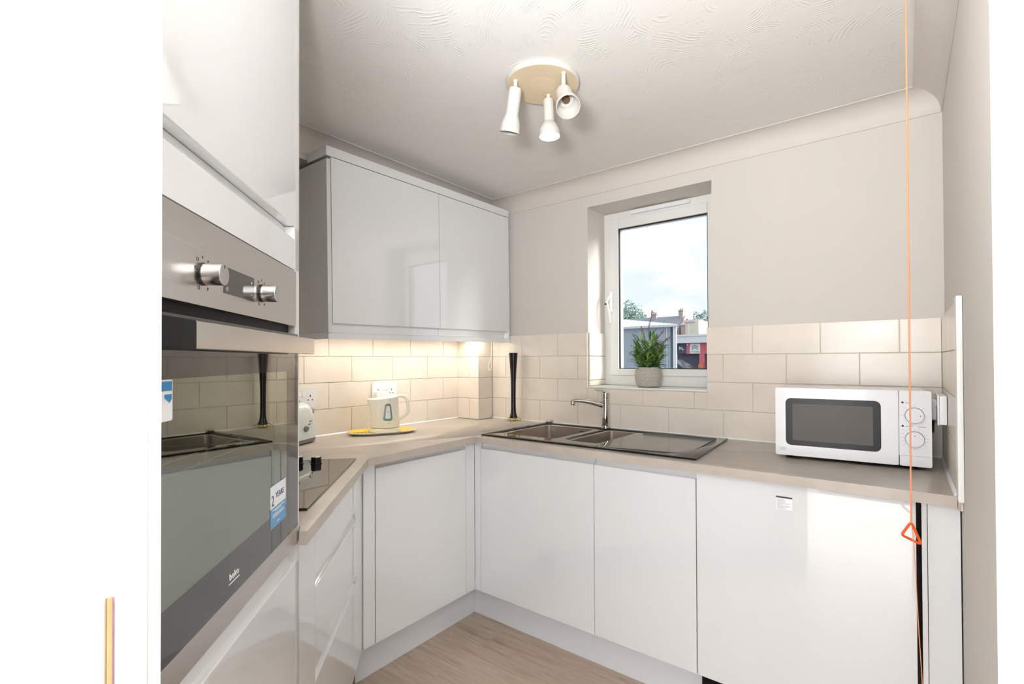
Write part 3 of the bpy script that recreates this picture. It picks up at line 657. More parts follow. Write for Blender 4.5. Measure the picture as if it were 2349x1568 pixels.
# ------------------------------------------------------------------ sink
sk = thing('sink', 'black glass one-and-a-half bowl sink with drainer on the right', 'sink', (0, 0, WT))
pl = [(.640, -.585), (.640, -.030), (1.655, -.030), (1.675, -.575)]
pl = [(.648, -.582), (.622, -.036), (1.652, -.030), (1.692, -.566)]
bm = new(); prism(bm, pl, .0006, .0066)
bmesh.ops.bevel(bm, geom=[e for e in bm.edges if all(v.co.z > .006 for v in e.verts)], offset=.0015, segments=2, profile=.5, affect='EDGES')
gl = obj('glass_top', bm, M['sinkglass'], sk)
gl.parent = None; bpy.context.view_layer.update(); cut(gl, [cutter(BOWL1, -.05, .2, 0), cutter(BOWL2, -.05, .2, 0)]); gl.parent = sk
def bowl(b, dep, r=.03):
    bm = new(); cx, cy = (b[0]+b[1])/2, (b[2]+b[3])/2; w, h = b[1]-b[0], b[3]-b[2]
    rings = []
    for ww, zz, rr in ((0, .0045, r), (.002, .0045, r), (.004, .002, r), (.005, -dep*.9, r), (.012, -dep*.97, r), (.03, -dep, r)):
        rings.append([bm.verts.new((x, y, zz)) for x, y in rrect(w-2*ww, h-2*ww, max(rr-ww*.3, .01), cx, cy, 6)])
    for a, c in zip(rings, rings[1:]):
        n = len(a)
        for i in range(n): bm.faces.new((a[i], c[i], c[(i+1) % n], a[(i+1) % n]))
    bm.faces.new(rings[-1]); 
    o = obj('bowl', bm, M['sinksteel'], sk)
    md = o.modifiers.new('s', 'SOLIDIFY'); md.thickness = .001; md.offset = -1
    w_ = new(); lathe(w_, [(.0001, 0), (.03, 0), (.032, .002), (.038, .002), (.040, 0)], axis((cx, cy, -dep+.0005), (0, 0, 1)), 32, cap=False); obj('waste', w_, M['chrome'], o)
    return o
b1 = bowl(BOWL1, .15); b2 = bowl(BOWL2, .09, .028)
for b, bo, xx in ((BOWL1, b1, .935), (BOWL2, b2, 1.20)):
    bm = new()
    for k in range(3): box(bm, xx-.022, xx+.022, b[3]-.0062, b[3]-.0050, -.018-.009*k, -.014-.009*k, .0005)
    obj('overflow_slots', bm, M['black'], bo)
bm = new(); tube(bm, [(1.255, -.075, .0068), (1.612, -.072, .0068), (1.635, -.49, .0068), (1.31, -.545, .0068)], .0009, 4); obj('drainer_groove', bm, M['grey'], gl)
bm = new(); box(bm, .655, .690, -.066, -.034, .0068, .022, .004); obj('waste_control', bm, M['chromed'], sk)
for a_ in ((.652, .680, -.235, -.222), (.79, .82, -.560, -.548)):
    bm = new(); box(bm, *a_, .0068, .0090, .001); obj('glass_clip', bm, M['black'], sk)

# tap
tb = (1.034, -.056, 0)
tp = thing('mixer_tap', 'chrome single-lever mixer tap behind the sink bowls', 'tap', (1.036, -.052, WT+.0068), 0)
bm = new(); lathe(bm, [(.026, 0), (.026, .004), (.0215, .008), (.0205, .02), (.0200, .150), (.0205, .155), (.0205, .157), (.0185, .158), (.0185, .160), (.0215, .161), (.0215, .178), (.020, .186), (.013, .190), (.0001, .191)], None, 40, cap=False); bd = obj('tap_body', bm, M['chrome'], tp)
sd = Vector((-.80, -.57, 0)).normalized()
pts = [(sd*a+Vector((0, 0, z))) for a, z in ((.012, .118), (.05, .128), (.10, .139), (.15, .144), (.178, .143))]
bm = new()
pp = smoothpath(pts, 5); rows = []
nrm = Vector((-sd.y, sd.x, 0))
for i, p in enumerate(pp):
    t_ = i/(len(pp)-1); w_ = .015+.001*t_; h_ = .016*(1-t_)+.0075*t_
    rows.append([bm.verts.new(p+nrm*w_*math.cos(a)*1+Vector((0, 0, 1))*h_*math.sin(a)) for a in [2*math.pi*k/16 for k in range(16)]])
for a, b in zip(rows, rows[1:]):
    for k in range(16): bm.faces.new((a[k], a[(k+1) % 16], b[(k+1) % 16], b[k]))
bm.faces.new(rows[0]); bm.faces.new(rows[-1]); bmesh.ops.recalc_face_normals(bm, faces=bm.faces)
e = sd*.172; lathe(bm, [(.0125, .118), (.0125, .124), (.0135, .126), (.0135, .146), (.011, .1505), (.0001, .151)], Matrix.Translation((e.x, e.y, 0)), 24, cap=False)
obj('spout', bm, M['chrome'], tp)
bm = new()
rows = []
for i, (a, z, w_, h_) in enumerate(((.0, .188, .0205, .006), (-.012, .190, .016, .006), (.02, .194, .014, .005), (.045, .199, .0105, .0035), (.060, .201, .008, .0025))):
    if i == 1: continue
    p = sd*a+Vector((0, 0, z)); rows.append([bm.verts.new(p+nrm*w_*math.cos(q)+Vector((0, 0, 1))*h_*math.sin(q)) for q in [2*math.pi*k/14 for k in range(14)]])
for a, b in zip(rows, rows[1:]):
    for k in range(14): bm.faces.new((a[k], a[(k+1) % 14], b[(k+1) % 14], b[k]))
bm.faces.new(rows[0]); bm.faces.new(rows[-1]); bmesh.ops.recalc_face_normals(bm, faces=bm.faces)
obj('lever', bm, M['chrome'], tp)

# ------------------------------------------------------------------ hob
hb = thing('hob', 'black ceramic glass hob with black knobs on the diagonal worktop', 'hob', (diag(.0)[0], diag(.0)[1], WT), DROT)
bm = new(); box(bm, -.640, -.020, .040, .545, .0006, .0070, .001); hg = obj('glass_top', bm, M['hobglass'], hb)
for u, o_ in ((.095, .158), (.085, .22), (.085, .30), (.085, .38)):
    bm = new(); lathe(bm, [(.018, 0), (.018, .003), (.0165, .004), (.0165, .022), (.0001, .022)], Matrix.Translation((-u, o_, .0072)), 28, cap=False); k_ = obj('control_knob', bm, M['black'], hb)
    bm = new(); lathe(bm, [(.0145, .022), (.0145, .0245), (.013, .025), (.0001, .025)], Matrix.Translation((-u, o_, .0072)), 28, cap=False); tag(obj('knob_cap', bm, M['chromed'], k_), 'silver cap on black knob')

# ------------------------------------------------------------------ kettle on its tray
tr = thing('serving_tray', 'small yellow scalloped tray under the white kettle', 'tray', (.178, -.812, WT), R(62))
def dish(bm, w, h, prof, sc=.0, n=80):
    rings = []
    for f, z in prof:
        ring_ = []
        for k in range(n):
            a = 2*math.pi*k/n; e = 3.0
            cx_ = abs(math.cos(a))**(2/e)*math.copysign(1, math.cos(a)); sy_ = abs(math.sin(a))**(2/e)*math.copysign(1, math.sin(a))
            ring_.append(bm.verts.new((cx_*(w/2)*f, sy_*(h/2)*f, z)))
        rings.append(ring_)
    for a, b in zip(rings, rings[1:]):
        for i in range(n): bm.faces.new((a[i], a[(i+1) % n], b[(i+1) % n], b[i]))
    return rings
bm = new(); rg = dish(bm, .33, .20, [(.80, .0006), (.985, .011), (1.0, .0135), (.985, .0140)]); bm.faces.new(rg[0][::-1]); bmesh.ops.recalc_face_normals(bm, faces=bm.faces); obj('tray_underside', bm, M['creamp'], tr)
M['yellow'] = mat('yellow_melamine', srgb(243, 208, 70), .3, coat=.3)
bm = new(); rg = dish(bm, .33, .20, [(.982, .0138), (.80, .0035), (.70, .0030)]); bm.faces.new(rg[-1]); bmesh.ops.recalc_face_normals(bm, faces=bm.faces)
up = obj('tray_surface', bm, M['yellow'], tr)
bm = new()
for k in range(6):
    x = -.135+k*.018; 
    tube(bm, [(x, .03, .0042), (x+.006, .035, .0042), (x+.010, .025, .0042), (x+.013, .032, .0042)], .0009, 4)
    if k % 2: tube(bm, [(x, -.03, .0042), (x+.008, -.024, .0042), (x+.012, -.035, .0042)], .0009, 4)
obj('tray_pattern', bm, M['ink'], up)

KC = Vector((.163, -.783, WT+.0045)); kf = Vector((.8132, -.5820, 0)); krot = math.atan2(kf.y, kf.x)+R(90)   # local -y faces the camera
kt = thing('kettle', 'white electric kettle with grey-green window standing on the yellow tray', 'kettle', KC, krot)
bm = new(); lathe(bm, [(.078, 0), (.0785, .006), (.075, .016), (.070, .021), (.0001, .021)], None, 48); obj('power_base', bm, M['creamp'], kt)
bm = new(); n = 56; rows = []
prof = [(.0715, .0235), (.0725, .028), (.0720, .05), (.0705, .08), (.068, .11), (.066, .14), (.065, .165), (.0655, .176)]
for r_, z in prof:
    row = []
    for k in range(n):
        a = 2*math.pi*k/n; r2 = r_
        sp = max(0, math.cos(a-math.pi))**10          # spout side (-x)
        r2 += sp*.022*max(0, (z-.09)/.085)
        zz = z+ (sp*.004 if z > .17 else 0) - (.006*(1+math.cos(a-math.pi))/2*0)
        row.append(bm.verts.new((r2*math.cos(a), r2*math.sin(a), zz-.014*(1-math.cos(a))/2*(z/.176)**3)))
    rows.append(row)
for a, b in zip(rows, rows[1:]):
    for k in range(n): bm.faces.new((a[k], a[(k+1) % n], b[(k+1) % n], b[k]))
bm.faces.new(rows[0][::-1]); 
top = rows[-1]; c = [bm.verts.new((v.co.x*.85, v.co.y*.85, v.co.z+.004)) for v in top]
for k in range(n): bm.faces.new((top[k], top[(k+1) % n], c[(k+1) % n], c[k]))
bm.faces.new(c); bmesh.ops.recalc_face_normals(bm, faces=bm.faces)
kbod = obj('kettle_body', bm, M['creamp'], kt)
# handle
pts = smoothpath([(.045, 0, .176), (.075, 0, .178), (.098, 0, .172), (.110, 0, .15), (.114, 0, .12), (.116, 0, .10), (.108, 0, .086), (.088, 0, .070), (.070, 0, .058)], 6)
bm = new(); rows = []
for i, p in enumerate(pts):
    a = pts[max(i-1, 0)]; b = pts[min(i+1, len(pts)-1)]; t_ = (b-a).normalized(); nn = Vector((t_.z, 0, -t_.x))
    wv = .0125; hv = .0085 if i > 6 else .007
    rows.append([bm.verts.new(p+nn*hv*math.copysign(abs(math.cos(q))**.7, math.cos(q))+Vector((0, 1, 0))*wv*math.copysign(abs(math.sin(q))**.7, math.sin(q))) for q in [2*math.pi*k/20 for k in range(20)]])
for a, b in zip(rows, rows[1:]):
    for k in range(20): bm.faces.new((a[k], a[(k+1) % 20], b[(k+1) % 20], b[k]))
bm.faces.new(rows[0]); bm.faces.new(rows[-1]); bmesh.ops.recalc_face_normals(bm, faces=bm.faces)
obj('kettle_handle', bm, M['creamp'], kt)
def wrap(poly2, r0, dr=.0006, sub=6, theta0=-90):
    """flat outline (s = arc length, z) wrapped on the kettle body"""
    bm = new(); vs_ = []
    for s, z, in poly2:
        # radius of body at height z
        rz = .0722 if z < .05 else .0722-.0065*(z-.05)/.1
        a = R(theta0)+s/rz; vs_.append(bm.verts.new(((rz+dr)*math.cos(a), (rz+dr)*math.sin(a), z)))
    return bm, vs_
def wpatch(name, outline, m, dr, parent, inner=None):
    bm = new()
    def pt(s, z, d_):
        rz = .0722 if z < .05 else .0722-.0068*(z-.05)/.1
        a = R(-90)+s/rz; return ((rz+d_)*math.cos(a), (rz+d_)*math.sin(a), z-.007*(z/.176)**3)
    n_ = len(outline)
    cs = sum(p[0] for p in outline)/n_; cz = sum(p[1] for p in outline)/n_
    lv = []
    for f in (1.0, .75, .5, .25):
        lv.append([bm.verts.new(pt(cs+(p[0]-cs)*f, cz+(p[1]-cz)*f, dr)) for p in outline])
    for a, b in zip(lv, lv[1:]):
        for k in range(n_): bm.faces.new((a[k], a[(k+1) % n_], b[(k+1) % n_], b[k]))
    bm.faces.new(lv[-1]); bmesh.ops.recalc_face_normals(bm, faces=bm.faces)
    return obj(name, bm, m, parent)
def trap(cx_, zb, zt, wb_, wt_, r_):
    out = []
    for (sx, z, w_, a0) in ((1, zt, wt_, 0), (-1, zt, wt_, 90), (-1, zb, wb_, 180), (1, zb, wb_, 270)):
        for k in range(6):
            a = R(a0+90*k/5); out.append((cx_+sx*(w_/2-r_)+r_*math.cos(a), (z-r_ if z == zt else z+r_)+r_*math.sin(a)))
    return out
wpatch('water_window', trap(.014, .060, .148, .046, .030, .010), M['teal'], .0012, kbod)
wpatch('water_gauge', trap(.0145, .071, .137, .026, .016, .006), M['whitep'], .0020, kbod)
bm = new()
for k, (s, z) in enumerate(((.013, .105), (.016, .076))):
    a = R(-90)+s/.070; lathe(bm, [(.0022, 0), (.0022, .0008)], axis(((.0705)*math.cos(a), .0705*math.sin(a), z-.001), (math.cos(a), math.sin(a), 0)), 10)
obj('gauge_marks', bm, M['ink'], kbod)
bm = new()
for k in range(6):
    s = .008+k*.0036; a = R(-90)+s/.0722; tube(bm, [((.0733)*math.cos(a), (.0733)*math.sin(a), .0462), ((.0733)*math.cos(a+.02), (.0733)*math.sin(a+.02), .0492)], .0006, 4)
obj('maker_mark', bm, M['grey'], kbod)

# ------------------------------------------------------------------ toaster
tdir = Vector((.89, .45, 0)).normalized()       # direction its long face looks
trot = math.atan2(tdir.y, tdir.x)+R(90)
tc = Vector((.167, -1.144, 0))+Vector((-.45, .89, 0)).normalized()*.018   # right-front-bottom corner
to = thing('toaster', 'white two-slice toaster half hidden behind the oven housing', 'toaster', (tc.x, tc.y, WT), trot)
def loft(bm, secs):
    rows = [[bm.verts.new(p) for p in s] for s in secs]
    for a, b in zip(rows, rows[1:]):
        n_ = len(a)
        for k in range(n_): bm.faces.new((a[k], a[(k+1) % n_], b[(k+1) % n_], b[k]))
    bm.faces.new(rows[0][::-1]); bm.faces.new(rows[-1]); bmesh.ops.recalc_face_normals(bm, faces=bm.faces)
secs = []
for z, w_, d_, r_ in ((.022, .262, .150, .03), (.10, .256, .146, .035), (.145, .246, .136, .04), (.168, .232, .118, .045), (.178, .205, .092, .04), (.182, .17, .06, .028)):
    secs.append([(x-.137, y+.078, z) for x, y in rrect(w_, d_, r_, 0, 0, 6)])
bm = new(); loft(bm, secs); M['toaster'] = mat('pale_grey_white_plastic', srgb(226, 232, 230), .22, coat=.3); tbod = obj('toaster_body', bm, M['toaster'], to)
bm = new(); loft(bm, [[(x-.137, y+.078, z) for x, y in rrect(w_, d_, .03, 0, 0, 6)] for z, w_, d_ in ((.003, .240, .132), (.006, .258, .147), (.0215, .263, .151))]); obj('toaster_base', bm, M['grey'], to)
bm = new()
for sx, sy in ((-.035, .03), (-.035, .125), (-.24, .03), (-.24, .125)): lathe(bm, [(.009, -.0005), (.009, .006)], Matrix.Translation((sx, sy, 0)), 14)
obj('toaster_feet', bm, M['black'], to)
bm = new(); box(bm, -.20, -.065, .05, .066, .180, .1835, .001); box(bm, -.20, -.065, .088, .104, .180, .1835, .001); tube(bm, smoothpath([(-.075, .06, .182), (-.085, .04, .188), (-.13, .035, .190), (-.18, .04, .188)], 4), .002, 6); obj('toasting_slots', bm, M['grey'], to)
bm = new(); box(bm, -.010, .018, .040, .066, .124, .137, .004); obj('lever', bm, M['grey'], to)
for k in range(3):
    bm = new(); lathe(bm, [(.0062, 0), (.0062, .002), (.005, .003), (.0001, .003)], axis((-.060-.009*k, .0052-.0004*k, .098-.0135*k), (0, -1, .03)) @ Matrix.Diagonal((1.1, .55, 1, 1)), 18, cap=False); obj('button', bm, M['grey'], to)
    bm = new(); lathe(bm, [(.0013, 0), (.0013, .001)], axis((-.046-.007*k, .0050, .100-.0135*k), (0, -1, .03)), 8); obj('indicator', bm, M['black'], tbod)
bm = new(); lathe(bm, [(.013, 0), (.013, .006), (.010, .009), (.0001, .009)], axis((-.094, .0035, .068), (0, -1, 0)), 28, cap=False); obj('browning_dial', bm, M['grey'], to)
text('toaster_mark', 'x', .008, M['grey'], tbod, (-.085, .0022, .030)) if False else None

# ------------------------------------------------------------------ sockets
def socket(name, label, loc, rotz, plate=(.1465, .0865), y=0.0, plug=None, group=None):
    t = thing(name, label, 'socket', loc, rotz, group)
    bm = new(); yprism(bm, rrect(plate[0], plate[1], .006), 0, -.007)
    bmesh.ops.bevel(bm, geom=[e for e in bm.edges if all(v.co.y < -.006 for v in e.verts)], offset=.002, segments=2, profile=.5, affect='EDGES')
    obj('faceplate', bm, M['whitep'], t)
    for s in (-1, 1):
        bm = new(); box(bm, s*.009-.0055, s*.009+.0055, -.0105, -.007, .008, .028, .001); obj('rocker_switch', bm, M['white'], t)
        bm = new(); cx_ = s*.043
        box(bm, cx_-.002, cx_+.002, -.0076, -.0068, .004, .013); box(bm, cx_-.013, cx_-.007, -.0076, -.0068, -.012, -.008); box(bm, cx_+.007, cx_+.013, -.0076, -.0068, -.012, -.008)
        obj('pin_holes', bm, M['black'], t)
    return t
kb_ = kw(-.700, .0125)
s1_ = socket('wall_socket', 'white double wall socket on the tiles directly behind the kettle', (kb_.x, -.688, 1.108), KROT, (.155, .10))
bm = new(); yprism(bm, rrect(.045, .048, .008, -.045, -.020), -.007, -.030); pg = obj('plug', bm, M['whitep'], s1_)
kb_ = kw(-1.155, .0125); socket('wall_socket', 'white wall socket above the toaster, cut off by the oven housing', (kb_.x, -1.150, 1.100), KROT, (.150, .10))
# right wall: surface box with plug and black flex
t = thing('wall_socket', 'surface-mounted white double socket on the right wall beside the microwave', 'socket', (XR-.0108, -.214, 1.106), R(-90))
bm = new(); box(bm, -.072, .072, -.020, 0, -.047, .047, .003); obj('back_box', bm, M['whitep'], t)
bm = new(); yprism(bm, rrect(.148, .098, .006), -.0202, -.0245); obj('faceplate', bm, M['white'], t)
bm = new(); box(bm, .012, .022, -.028, -.0245, .010, .03, .001); obj('rocker_switch', bm, M['whitep'], t)
pg = thing('mains_plug', 'white plug with black flex in the right wall socket', 'plug', (XR-.0356, -.182, 1.100), R(-90))
bm = new(); yprism(bm, rrect(.048, .070, .008), 0, -.011); obj('plug_body', bm, M['whitep'], pg)
bm = new(); tube(bm, smoothpath([(0, -.007, -.035), (-.004, -.008, -.055), (-.03, -.007, -.075), (-.075, -.007, -.085), (-.125, -.010, -.083), (-.153, -.025, -.076), (-.160, -.055, -.065)], 6), .0042, 8); obj('flex', bm, M['black'], pg)
bm = new(); tube(bm, smoothpath([(2.340, -.028, 1.103), (2.362, -.030, 1.106), (2.385, -.032, 1.104), (2.400, -.034, 1.100)], 5), .0042, 8)
tag(obj('black_cable', bm, M['black']), 'short black cable at the back corner of the microwave', 'cable')

# ------------------------------------------------------------------ black vase
va = thing('vase', 'tall slender black glass vase in the corner behind the sink', 'vase', (.414, -.061, WT))
bm = new(); lathe(bm, [(.0001, .018), (.0225, .018), (.0225, .026), (.0160, .048), (.0140, .08), (.0138, .15), (.0145, .22), (.0175, .29), (.0225, .355), (.0262, .407), (.0250, .408), (.021, .36), (.0125, .2), (.0001, .19)], None, 36, cap=False); obj('vase_body', bm, M['black'], va)
bm = new()
for k in range(7):
    a = 2*math.pi*k/7+.3; c_, s_ = math.cos(a), math.sin(a)
    tube(bm, smoothpath([(.014*c_, .014*s_, .052), (.022*c_, .022*s_, .028), (.034*c_, .034*s_, .018), (.046*c_, .046*s_, .014), (.047*c_, .047*s_, .005), (.038*c_, .038*s_, .0035), (.028*c_, .028*s_, .008)], 4), [.0022]*24+[.003], 6)
lathe(bm, [(.0001, .004), (.026, .006), (.029, .012), (.0235, .0175), (.0001, .0176)], None, 28, cap=False)
obj('glass_feet', bm, M['clear'], va)

# ------------------------------------------------------------------ microwave
MF = Vector((1.91033, -.33058, 0)); mrot = math.atan2(.0598824, .998205)
mo = thing('microwave', 'white microwave oven with two round dials near the right wall', 'microwave', (MF.x, MF.y, WT), mrot)
Z0, Z1 = .012, .258
bm = new(); box(bm, .004, .452, .016, .285, Z0+.003, Z1-.002, .004); obj('casing', bm, M['whitep'], mo)
bm = new()
yprism(bm, rrect(.3695, Z1-Z0, .006, .1848, (Z0+Z1)/2), .0155, -.004); md = obj('door', bm, M['whitep'], mo)
bm = new(); yprism(bm, rrect(.085, Z1-Z0, .006, .4135, (Z0+Z1)/2), .0155, -.004); mpn = obj('control_panel', bm, M['whitep'], mo)
bm = new(); yprism(bm, rrect(.288, .171, .018, .178, .1355), -.0041, -.0050); mwb = obj('window_border', bm, M['mwborder'], md)
bm = new(); yprism(bm, rrect(.243, .132, .003, .178, .1350), -.0051, -.0056); obj('window_mesh', bm, M['mwglass'], mwb)
bm = new(); box(bm, .3698, .3708, -.003, .012, Z0+.002, Z1-.002); box(bm, .3690, .3718, -.0046, .0, Z0, Z0+.034); obj('door_seam', bm, M['ink'], mo)
bm = new(); box(bm, .372, .455, -.0043, -.0040, .0452, .0460); obj('panel_line', bm, M['inkl'], mpn)
for kz, ang in ((.178, 1.57), (.101, 0)):
    bm = new(); lathe(bm, [(.0245, 0), (.0245, .012), (.0235, .0135), (.0001, .014)], axis((.4115, -.0041, kz), (0, -1, 0)), 40, cap=False); kn = obj('dial', bm, M['whitep'], mo)
    bm = new(); lathe(bm, [(.0258, 0), (.0258, .0012)], axis((.4115, -.0041, kz), (0, -1, 0)), 40); obj('dial_ring', bm, M['grey'], kn)
    bm = new(); lathe(bm, [(.0015, 0), (.0015, .0006)], axis((.4115+.015*math.sin(ang), -.0181, kz+.012*math.cos(ang)), (0, -1, 0)), 10); obj('dial_dot', bm, M['ink'], kn)
bm = new()
for kz, num in ((.178, 5), (.101, 13)):
    for k in range(num):
        a = R(-90+k*45) if num == 5 else R(-125+k*250/12)+math.pi*0
        ca, sa = math.sin(a), math.cos(a); strokes(bm, [((.4115+.027*ca, kz+.027*sa), (.4115+.031*ca, kz+.031*sa)), ((.4115+.035*ca-.002, kz+.035*sa), (.4115+.035*ca+.002, kz+.035*sa))], .0007, -.0042)
    if num == 13:
        for k in range(5):
            a = R(150+k*15); ca, sa = math.sin(a), math.cos(a); strokes(bm, [((.4115+.027*ca, kz+.027*sa), (.4115+.031*ca, kz+.031*sa))], .0007, -.0042)
strokes(bm, [((.388, .2185), (.402, .2180)), ((.388, .1420), (.407, .1418)), ((.419, .1418), (.441, .1412))], .0018, -.0042)
obj('dial_markings', bm, M['inkl'], mpn)
bm = new()
for z in (.2195, .1425): lathe(bm, [(.0034, 0), (.0034, .0008)], axis((.3805, -.0042, z), (0, -1, 0)), 16)
obj('function_icons', bm, M['ink'], mpn)
bm = new()
for cx_, w_ in ((.0165, .007), (.0245, .005), (.0315, .006)):
    strokes(bm, [((cx_-w_/2, .030), (cx_+w_/2, .030)), ((cx_+w_/2, .030), (cx_+w_/2, .040)), ((cx_+w_/2, .040), (cx_-w_/2, .040)), ((cx_-w_/2, .040), (cx_-w_/2, .030))], .0007, -.0042)
strokes(bm, [((.0225, .032), (.0265, .037)), ((.0295, .035), (.0335, .035))], .0006, -.0042)
obj('maker_mark', bm, M['inkl'], md)
bm = new()
for x, y in ((.04, .04), (.41, .04), (.04, .25), (.41, .25)): lathe(bm, [(.012, -.0004), (.012, Z0+.003)], Matrix.Translation((x, y, 0)), 16)
obj('feet', bm, M['black'], mo)

# ------------------------------------------------------------------ potted plant on the sill
pp_ = Vector((1.226, .062, 1.1303))
pt = thing('potted_plant', 'artificial lavender plant in a woven grey pot on the windowsill', 'plant', pp_)
bm = new(); lathe(bm, [(.046, 0), (.058, .008), (.0665, .03), (.0700, .055), (.0680, .08), (.0625, .098), (.0605, .104), (.0575, .103), (.059, .09), (.0001, .088)], None, 48, cap=True); obj('pot', bm, M['weave'], pt)
def leafmat():
    m = mat('green_leaves', srgb(86, 122, 62), .45); t = m.node_tree; p = t.nodes['Principled BSDF']
    g = N(t, 'ShaderNodeNewGeometry'); cr = N(t, 'ShaderNodeValToRGB'); e = cr.color_ramp.elements
    e[0].color = srgb(66, 104, 56); e[1].color = srgb(176, 200, 112); em = e.new(.55); em.color = srgb(108, 150, 74)
    t.links.new(g.outputs['Random Per Island'], cr.inputs[0]); t.links.new(cr.outputs[0], p.inputs['Base Color']); return m
M['leaf'] = leafmat(); M['bud'] = mat('mauve_buds', srgb(150, 112, 126), .6, bump=(80, 0, .3)); M['stemm'] = mat('brown_green_stem', srgb(96, 92, 70), .6)
def leaf(bm, base, d, ln, wd, droop):
    d = Vector(d).normalized(); side = d.cross(Vector((0, 0, 1))); side = side.normalized() if side.length > .05 else Vector((1, 0, 0)); up = side.cross(d)
    rows = []; n_ = 6
    for i in range(n_+1):
        t_ = i/n_; p = Vector(base)+d*ln*t_+Vector((0, 0, -1))*droop*t_*t_*ln; w_ = wd*math.sin(math.pi*min(1, t_*.9+.1))**.8*(1 if i < n_ else .05)
        rows.append((bm.verts.new(p-side*w_+up*w_*.25), bm.verts.new(p), bm.verts.new(p+side*w_+up*w_*.25)))
    for a, b in zip(rows, rows[1:]): bm.faces.new((a[0], a[1], b[1], b[0])); bm.faces.new((a[1], a[2], b[2], b[1]))
bm = new(); rnd = random.Random(5)
for s in range(64):
    a = rnd.uniform(0, 2*math.pi); rr = rnd.uniform(0, .042); b0 = Vector((rr*math.cos(a), rr*math.sin(a), .088)); hh = rnd.uniform(.03, .16)*(1.1-rr*8)+.02
    out = Vector((math.cos(a)*rr*1.2, math.sin(a)*rr*.8, hh))
    for k in range(9):
        t_ = (k+.5)/9; base = b0+out*t_; aa = a+rnd.uniform(-1.6, 1.6); el = rnd.uniform(.3, 1.5)
        leaf(bm, base, (math.cos(aa), math.sin(aa)*.7, el), rnd.uniform(.045, .09), rnd.uniform(.0045, .0085), rnd.uniform(.1, .6))
fo = obj('foliage', bm, M['leaf'], pt)
tag(fo, kind='stuff')
for (ex, ey, ez, mid) in ((.022, .01, .395, .0), (-.035, -.01, .315, -.015), (-.085, .0, .275, -.05), (.125, -.01, .255, .05), (.075, .02, .290, .03), (-.07, .02, .235, -.04)):
    bm = new(); path = smoothpath([(mid*.4, 0, .09), (mid*.7, ey*.3, .09+(ez-.09)*.45), (mid*.9+ex*.15, ey*.6, .09+(ez-.09)*.75), (ex, ey, ez)], 10)
    tube(bm, path, .0011, 5); sp_ = obj('flower_stem', bm, M['stemm'], pt)
    bm = new(); r3_ = random.Random(int(ez*1000))
    for i, p in enumerate(path[14:]):
        for q in range(3):
            o2 = Vector((r3_.uniform(-1, 1), r3_.uniform(-1, 1), r3_.uniform(-.3, 1)))*.0045
            m4 = Matrix.Translation(p+o2) @ Matrix.Rotation(r3_.uniform(0, 3), 4, 'X') @ Matrix.Diagonal((.0022, .0022, .0042, 1))
            bmesh.ops.create_icosphere(bm, subdivisions=1, radius=1, matrix=m4)
    tag(obj('buds', bm, M['bud'], sp_), kind='stuff')

# ------------------------------------------------------------------ ceiling spotlight cluster
LP = Vector((1.2785, -.926, H))
sp_ = thing('ceiling_spotlight', 'white round ceiling plate with three spotlights, one lit', 'ceiling light', LP)
bm = new(); lathe(bm, [(.1285, -.0002), (.1300, -.003), (.1300, -.012), (.129, -.015)], None, 72, cap=False); lathe(bm, [(.129, -.015), (.1265, -.018), (.0001, -.0182)], None, 72, cap=False); tag(obj('ceiling_plate', bm, [M['lampwhite']], sp_), 'off-white plate yellowed with age')
bm = new(); lathe(bm, [(.0505, -.0182), (.0505, -.0190), (.0495, -.0196), (.0001, -.0198)], None, 60, cap=False); lathe(bm, [(.1262, -.0181), (.1255, -.0186), (.051, -.0188)], None, 72, cap=False); obj('yellowed_face', bm, M['yellowed'], sp_)
M['holder'] = mat('brown_lamp_holder', srgb(120, 98, 78), .35, metal=.5)
M['glow'] = mat('lit_bulb_face', (1, 1, 1, 1), .4, emis=srgb(255, 246, 226), es=9)
